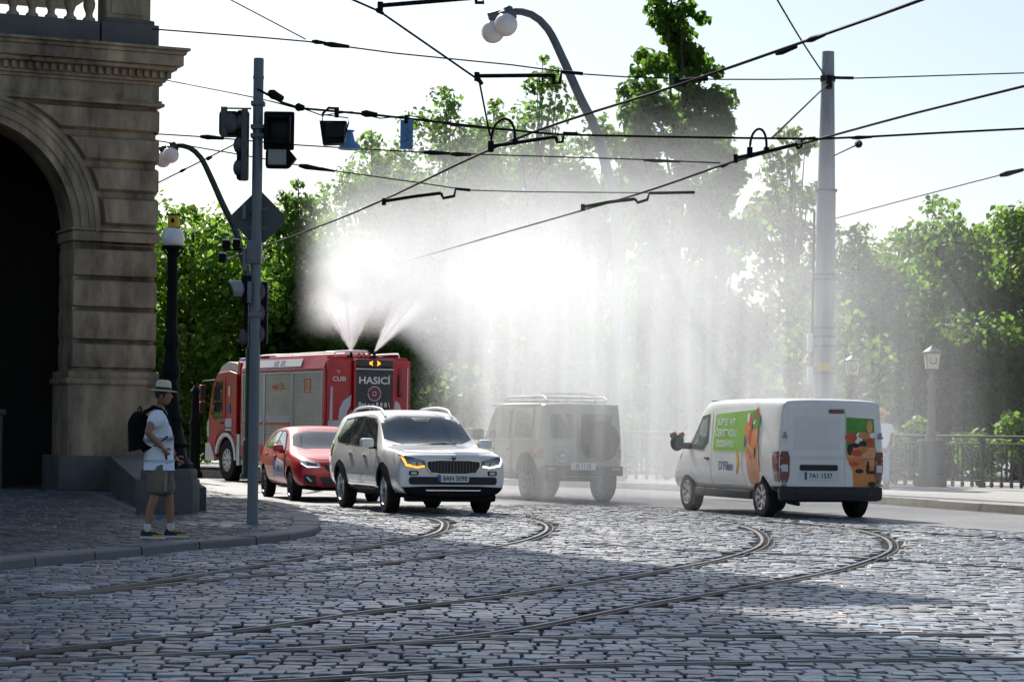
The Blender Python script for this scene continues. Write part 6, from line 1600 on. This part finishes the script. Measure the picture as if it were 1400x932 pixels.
    for x, y in ((.115, -.115), (-.125, .155)): mb.lathe([(.043, .08), (.046, .12), (.044, .17)], 12, 0, Matrix.Translation((x, y, 0)))
    mb.build('sock', M['sock'], t, 60)
    # hat: crown, black band, brim
    T = Matrix.Translation((0, .045, 1.715)) @ Matrix.Rotation(R(-12), 4, 'Z') @ Matrix.Rotation(R(-4), 4, 'X')
    mb = MB(); mb.lathe([(.165, -.004), (.168, .004), (.10, .012), (.094, .03), (.088, .085), (.080, .115), (.055, .128), (.02, .118), (.001, .112)], 28, 0, T, caps=False)
    mb.lathe([(.165, -.004), (.09, -.002), (.086, .02)], 28, 0, T, caps=False)
    mb.add(*(lambda k: ([(math.cos(a) * r, math.sin(a) * r * 1.0, z) for r, z in ((.101, .013), (.098, .045)) for a in [2 * math.pi * i / k for i in range(k)]], [(i, (i + 1) % k, k + (i + 1) % k, k + i) for i in range(k)]))(28), 1, T)
    mb.build('hat', [M['straw'], M['ink']], t, 50)
    mb = MB(); mb.lathe([(.076, -.05), (.086, -.01), (.09, .02)], 18, 0, Matrix.Translation((0, .032, 1.685)), caps=False); mb.build('hair', M['hair'], t, 60)
    # backpack with straps
    S = {'a': ((.01, -.205, 1.49), (.13, .09)), 'b': ((.01, -.235, 1.34), (.165, .13)), 'c': ((.01, -.24, 1.18), (.17, .14)), 'd': ((.01, -.21, 1.03), (.15, .105))}
    bp = skin('backpack', S, [('a', 'b'), ('b', 'c'), ('c', 'd')], 'c', M['pack'], t, 2)
    mb = MB()
    for s in (1, -1): mb.tube([(s * .11, -.17, 1.46), (s * .135, -.05, 1.525), (s * .14, .06, 1.46), (s * .155, .125, 1.34), (s * .175, .10, 1.18), (s * .165, -.03, 1.08), (s * .13, -.19, 1.02)], .024, 8)
    mb.tube([(.0, -.20, 1.48), (0, -.22, 1.53), (0, -.25, 1.49)], .012, 6)
    mb.build('strap', M['pack'], bp, 60)
def man_with_cap():
    base = W(1206, 667, 57.5); base.z = .14
    t = thing('person', 'man in orange cap, white t-shirt and pale jeans mostly hidden behind the white van', 'person', base, R(20))
    k = 1.06
    J = {'pel': ((0, 0, .95), (.135, .10)), 'spn': ((0, 0, 1.14), (.135, .10)), 'chs': ((0, 0, 1.34), (.15, .105)), 'nk0': ((0, 0, 1.47), .06), 'nk1': ((0, .02, 1.57), .053),
         'hr': ((.09, 0, .88), .085), 'hl': ((-.09, 0, .88), .085), 'kr': ((.10, .02, .49), .056), 'kl': ((-.10, .02, .49), .056), 'ar': ((.10, -.02, .09), .036), 'al': ((-.10, -.02, .09), .036),
         'sr': ((.185, 0, 1.41), .06), 'er': ((.25, -.03, 1.13), .043), 'wr': ((.24, .06, .89), .03), 'sl': ((-.185, 0, 1.41), .06), 'el': ((-.25, -.03, 1.13), .043), 'wl': ((-.24, .06, .89), .03)}
    E = [('pel', 'spn'), ('spn', 'chs'), ('chs', 'nk0'), ('nk0', 'nk1'), ('pel', 'hr'), ('pel', 'hl'), ('hr', 'kr'), ('hl', 'kl'), ('kr', 'ar'), ('kl', 'al'), ('chs', 'sr'), ('sr', 'er'), ('er', 'wr'), ('chs', 'sl'), ('sl', 'el'), ('el', 'wl')]
    ex = hand_parts(J['wr'][0], (0, .15, -1), (-1, 0, 0), 1) + hand_parts(J['wl'][0], (0, .15, -1), (1, 0, 0), -1) + [head_mesh((0, .04, 1.665), 0)]
    skin('body', J, E, 'pel', M['skin'], t, 2, ex)
    S = {'hem': ((0, 0, .90), (.15, .12)), 'spn': ((0, 0, 1.14), (.15, .12)), 'chs': ((0, 0, 1.33), (.165, .122)), 'col': ((0, 0, 1.475), .08), 'sr': ((.185, 0, 1.405), .083), 'ur': ((.225, -.02, 1.25), .072), 'sl': ((-.185, 0, 1.405), .083), 'ul': ((-.225, -.02, 1.25), .072)}
    skin('shirt', S, [('hem', 'spn'), ('spn', 'chs'), ('chs', 'col'), ('chs', 'sr'), ('sr', 'ur'), ('chs', 'sl'), ('sl', 'ul')], 'spn', M['shirt'], t, 2)
    S = {'p': ((0, 0, .91), (.148, .118)), 'hr': ((.09, 0, .80), .10), 'kr': ((.10, .02, .49), .078), 'ar': ((.10, -.02, .13), .07), 'hl': ((-.09, 0, .80), .10), 'kl': ((-.10, .02, .49), .078), 'al': ((-.10, -.02, .13), .07)}
    skin('jeans', S, [('p', 'hr'), ('hr', 'kr'), ('kr', 'ar'), ('p', 'hl'), ('hl', 'kl'), ('kl', 'al')], 'p', M['jeans'], t, 2)
    for x in (.10, -.10): shoe(x, 0, 0, t, [M['shoe_black'], M['ink'], M['ink']])
    mb = MB(); T = Matrix.Translation((0, .03, 1.70)); mb.lathe([(.098, -.01), (.10, .02), (.088, .075), (.05, .105), (.001, .112)], 20, 0, T, caps=False)
    mb.add([(.08, .09, 1.695), (.07, .19, 1.68), (0, .215, 1.678), (-.07, .19, 1.68), (-.08, .09, 1.695), (.08, .09, 1.707), (.07, .19, 1.69), (0, .215, 1.688), (-.07, .19, 1.69), (-.08, .09, 1.707)],
           [(0, 1, 2, 3, 4), (9, 8, 7, 6, 5), (0, 5, 6, 1), (1, 6, 7, 2), (2, 7, 8, 3), (3, 8, 9, 4), (4, 9, 5, 0)]); mb.build('cap', M['cap_orange'], t, 50)
    t.scale = (k, k, k)
# ------------------------------------------------------------------ the spray: one body of drifting water mist
class X:
    """tiny helper that writes maths as shader nodes"""
    nt = None
    def __init__(s, v): s.v = v
    @staticmethod
    def op(o, *a, clamp=False):
        n = X.nt.nodes.new('ShaderNodeMath'); n.operation = o; n.use_clamp = clamp
        for i, x in enumerate(a):
            x = x.v if isinstance(x, X) else x
            if isinstance(x, (int, float)): n.inputs[i].default_value = x
            else: X.nt.links.new(x, n.inputs[i])
        return X(n.outputs[0])
    def __add__(s, o): return X.op('ADD', s, o)
    __radd__ = __add__
    def __sub__(s, o): return X.op('SUBTRACT', s, o)
    def __rsub__(s, o): return X.op('SUBTRACT', o, s)
    def __mul__(s, o): return X.op('MULTIPLY', s, o)
    __rmul__ = __mul__
    def __truediv__(s, o): return X.op('DIVIDE', s, o)
def ss(x, a, b):
    """smoothstep from 0 at a to 1 at b (a may exceed b)"""
    n = X.nt.nodes.new('ShaderNodeMapRange'); n.interpolation_type = 'SMOOTHSTEP'
    for i, v in ((0, x), (1, a), (2, b), (3, 0), (4, 1)):
        v = v.v if isinstance(v, X) else v
        if isinstance(v, (int, float)): n.inputs[i].default_value = v
        else: X.nt.links.new(v, n.inputs[i])
    return X(n.outputs[0])
def gauss(x): return X.op('EXPONENT', (x * x) * -1.0)
def mist(nozzles):
    m = bpy.data.materials.new('water_mist'); m.use_nodes = True; nt = m.node_tree; X.nt = nt
    for n in list(nt.nodes): nt.nodes.remove(n)
    out = nt.nodes.new('ShaderNodeOutputMaterial'); pv = nt.nodes.new('ShaderNodeVolumePrincipled')
    nt.links.new(pv.outputs[0], out.inputs['Volume'])
    pv.inputs['Color'].default_value = (.91, .925, .945, 1); pv.inputs['Anisotropy'].default_value = MIST['g']
    tc = nt.nodes.new('ShaderNodeTexCoord'); sp = nt.nodes.new('ShaderNodeSeparateXYZ'); nt.links.new(tc.outputs['Object'], sp.inputs[0])
    x, y, z = X(sp.outputs[0]), X(sp.outputs[1]), X(sp.outputs[2])
    def nz(scale, vec=(1, 1, 1), detail=2.0, rough=.6, off=(0, 0, 0)):
        mp = nt.nodes.new('ShaderNodeMapping'); nt.links.new(tc.outputs['Object'], mp.inputs[0]); mp.inputs['Scale'].default_value = vec; mp.inputs['Location'].default_value = off
        n = nt.nodes.new('ShaderNodeTexNoise'); n.inputs['Scale'].default_value = scale; n.inputs['Detail'].default_value = detail; n.inputs['Roughness'].default_value = rough
        nt.links.new(mp.outputs[0], n.inputs['Vector']); return X(n.outputs['Fac']), n.outputs['Color']
    big, _ = nz(.75, detail=2.5, rough=.7)
    wx = big - .5; wz = wx
    streak, _ = nz(2.6, (1, 1, .05), 2.0, .75, (3, 1, 0))
    xs = x + wx * 3.4; zs = z + wz * 3.8
    n0 = nozzles[0]
    ex, ey = .84, -.54
    s = (xs - n0.x) * ex + (y - n0.y) * ey
    q = (x - n0.x) * (-ey) + (y - n0.y) * ex
    wid = X.op('MAXIMUM', s, 0) * .26 + 1.25
    gq = gauss(q / wid)
    A = MIST
    # dense cloud leaving the nozzles
    core = ss(s, -1.9, .6) * X.op('EXPONENT', X.op('MAXIMUM', s, 0) * (-1 / A['fall'])) * gq * gauss((zs - 4.45 - s * .05) / 1.75) * ss(z + ss(x, -3.0, -.4) * 2.6, 3.5, 4.6) * X.op('POWER', X.op('DIVIDE', 1.25, wid), 1.6)
    # falling curtain
    top = ss(zs + X.op('MAXIMUM', s - 4.0, 0) * .15, 6.8, 3.0)
    ctr = ss(streak, .46, .66) * 1.7 + .22
    far = gauss((s - 7.2) / 5.2)
    q2 = gauss((q + 2.8) / (wid * 1.2))
    side = ss(x, -2.3, .2)
    curt = ss(s, 1.2, 5.2) * side * far * q2 * top * ctr
    upper = ss(s, -1.6, .8) * gauss((s - 5.0) / 6.0) * gq * ss(zs, 8.8, 6.0) * ss(z, 3.2, 5.0)
    # light veil that drifts across the right of the square
    veil = ss(s, 2.0, 6.0) * side * ss(x, 11.5, 5.5) * ss(zs + x * .10, 7.2, 4.2) * ss(y, 39.5, 43.0) * (ctr + .1)
    lump = ss(big, .32, .64) * .8 + .38
    d = core * lump * A['core'] + curt * A['curtain'] + upper * lump * A['upper'] + veil * A['veil']
    d = d * ss(z, -.05, .25) * ss(x, -5.3, -4.3) * ss(x, 11.2, 8.0) * ss(z, 9.1, 8.2)
    nt.links.new(d.v, pv.inputs['Density'])
    mb = MB(); mb.prism([(-5.4, 60.5), (-5.4, 54.5), (-1.8, 46), (.5, 40), (8.0, 39), (11.5, 43.5), (11.5, 56), (4, 60.5)], .012, 9.2)
    o = mb.build('water_mist', m, None, 0)
    tag(o, 'white cloud of fine water spray drifting from the fire engine across the square', 'mist', kind='stuff')
    m.cycles.volume_sampling = 'DISTANCE'; m.cycles.volume_step_rate = A['step']
    # the two fans of water that leave the roof nozzles
    for n, tx, al, lab in ((nozzles[0], -.05, .56, 'left fan of white water rising straight from the fire engine roof'), (nozzles[1], .80, .46, 'right fan of white water slanting away from the fire engine roof')):
        m = bpy.data.materials.new('water_jet'); m.use_nodes = True; nt = m.node_tree; X.nt = nt
        for k in list(nt.nodes): nt.nodes.remove(k)
        out = nt.nodes.new('ShaderNodeOutputMaterial'); pv = nt.nodes.new('ShaderNodeVolumePrincipled'); nt.links.new(pv.outputs[0], out.inputs['Volume'])
        pv.inputs['Color'].default_value = (.91, .925, .945, 1); pv.inputs['Anisotropy'].default_value = A['g']
        tc = nt.nodes.new('ShaderNodeTexCoord'); sp = nt.nodes.new('ShaderNodeSeparateXYZ'); nt.links.new(tc.outputs['Object'], sp.inputs[0])
        x, y, z = X(sp.outputs[0]), X(sp.outputs[1]), X(sp.outputs[2])
        rx = x - z * tx; ry = y + z * .12; n3 = nt.nodes.new('ShaderNodeTexNoise'); n3.inputs['Scale'].default_value = 4.5; n3.inputs['Detail'].default_value = 2; nt.links.new(tc.outputs['Object'], n3.inputs['Vector'])
        r = X.op('SQRT', rx * rx + ry * ry) * (1.28 - X(n3.outputs['Fac']) * .6); zz = X.op('MAXIMUM', z, .001)
        dv = X.op('MULTIPLY', rx / zz, 9.0); fn = nt.nodes.new('ShaderNodeTexNoise'); fn.noise_dimensions = '1D'; fn.inputs['Scale'].default_value = 1.0; fn.inputs['Detail'].default_value = 1
        nt.links.new(dv.v, fn.inputs['W'])
        j = ss(r / (zz + .03), al * 1.15, al * .45) * ss(z, .0, .06) * ss(z, 1.45, .3) * (ss(X(fn.outputs['Fac']), .3, .7) + .35)
        j = j * A['jet'] / (zz * 1.3 + .30)
        nt.links.new(j.v, pv.inputs['Density'])
        mb = MB(); H = 2.2; k = 14
        vs = [(tx * h + math.cos(2 * math.pi * i / k) * (al * 1.15 * h + .03), -.12 * h + math.sin(2 * math.pi * i / k) * (al * 1.15 * h + .03), h) for h in (0, H) for i in range(k)]
        mb.add(vs, [(i, (i + 1) % k, k + (i + 1) % k, k + i) for i in range(k)] + [tuple(range(k)), tuple(range(k, 2 * k))])
        o = mb.build('water_jet', m, None, 0, loc=n); tag(o, lab, 'water jet')
        m.cycles.volume_sampling = 'DISTANCE'; m.cycles.volume_step_rate = .35
MIST = dict(core=1.0, jet=6.0, curtain=.20, upper=.115, veil=.022, fall=5.0, g=.40, step=1.3)

# ------------------------------------------------------------------ camera, light, sky
def light():
    w = bpy.data.worlds.new('World'); scene.world = w; w.use_nodes = True; nt = w.node_tree
    bg = nt.nodes['Background']; sky = nt.nodes.new('ShaderNodeTexSky'); sky.sky_type = 'NISHITA'; sky.sun_disc = False
    sky.sun_elevation = SUN_EL; sky.sun_rotation = -SUN_AZ; sky.dust_density = 1.5; sky.air_density = 1.0; sky.ozone_density = 1.0
    nt.links.new(sky.outputs[0], bg.inputs[0]); bg.inputs[1].default_value = .085
    l = bpy.data.lights.new('sun', 'SUN'); l.energy = 5.0; l.angle = R(.55); l.color = (1, .955, .88)
    o = bpy.data.objects.new('sun', l); COL.objects.link(o); o.rotation_euler = SUN_DIR.to_track_quat('Z', 'Y').to_euler(); o.location = (-20, 60, 40)
def camera():
    c = bpy.data.cameras.new('camera'); c.sensor_width = 36; c.lens = 36 * F / 1400; c.shift_y = (590 - 466) / 1400; c.clip_start = .5; c.clip_end = 3000
    o = bpy.data.objects.new('camera', c); COL.objects.link(o); o.location = (0, 0, CH)
    o.matrix_world = Matrix.Translation((0, 0, CH)) @ Matrix.Rotation(R(90), 4, 'X') @ Matrix.Rotation(ROLL, 4, 'Z')
    scene.camera = o
def settings():
    scene.render.engine = 'CYCLES'; c = scene.cycles
    c.use_denoising = True; c.max_bounces = 8; c.diffuse_bounces = 3; c.glossy_bounces = 3; c.transmission_bounces = 4; c.volume_bounces = 8; c.transparent_max_bounces = 6
    c.use_adaptive_sampling = True; c.adaptive_threshold = .03; c.sample_clamp_indirect = 6
    c.caustics_reflective = False; c.caustics_refractive = False
    v = scene.view_settings; v.view_transform = 'Standard'; v.look = 'None'; v.exposure = EXPOSURE; v.gamma = 1; v.use_curve_mapping = False
EXPOSURE = 0.62
def main():
    light(); camera(); settings(); setting(); rails(); 
    setts('cobbled_road', [(-60, 49)] + AB + [(18, 3), (-60, 3)], R(4), .165, .045, .13, .08, 0.0, .215, M['sett'], (6, 54), (4.5, 8, 3, 0), waves=.55, holes=(LPOLY,))
    setts('pavement_setts', PAVE, R(-24), .11, .02, .24, .12, .088, .085, M['sett'], (10, 66), (3.5, 16, -14, -3), waves=.25, gap0=.006)
    building(); vegetation(); street()
    fe = vehicles(); man_with_hat(); man_with_cap()
    bpy.context.view_layer.update()
    mw = Matrix.Translation(fe.location) @ Matrix.Rotation(fe.rotation_euler.z, 4, 'Z')
    nz = [mw @ Vector((x, -3.6, 3.24)) for x in (-.50, .12)]
    mist(nz)
main()
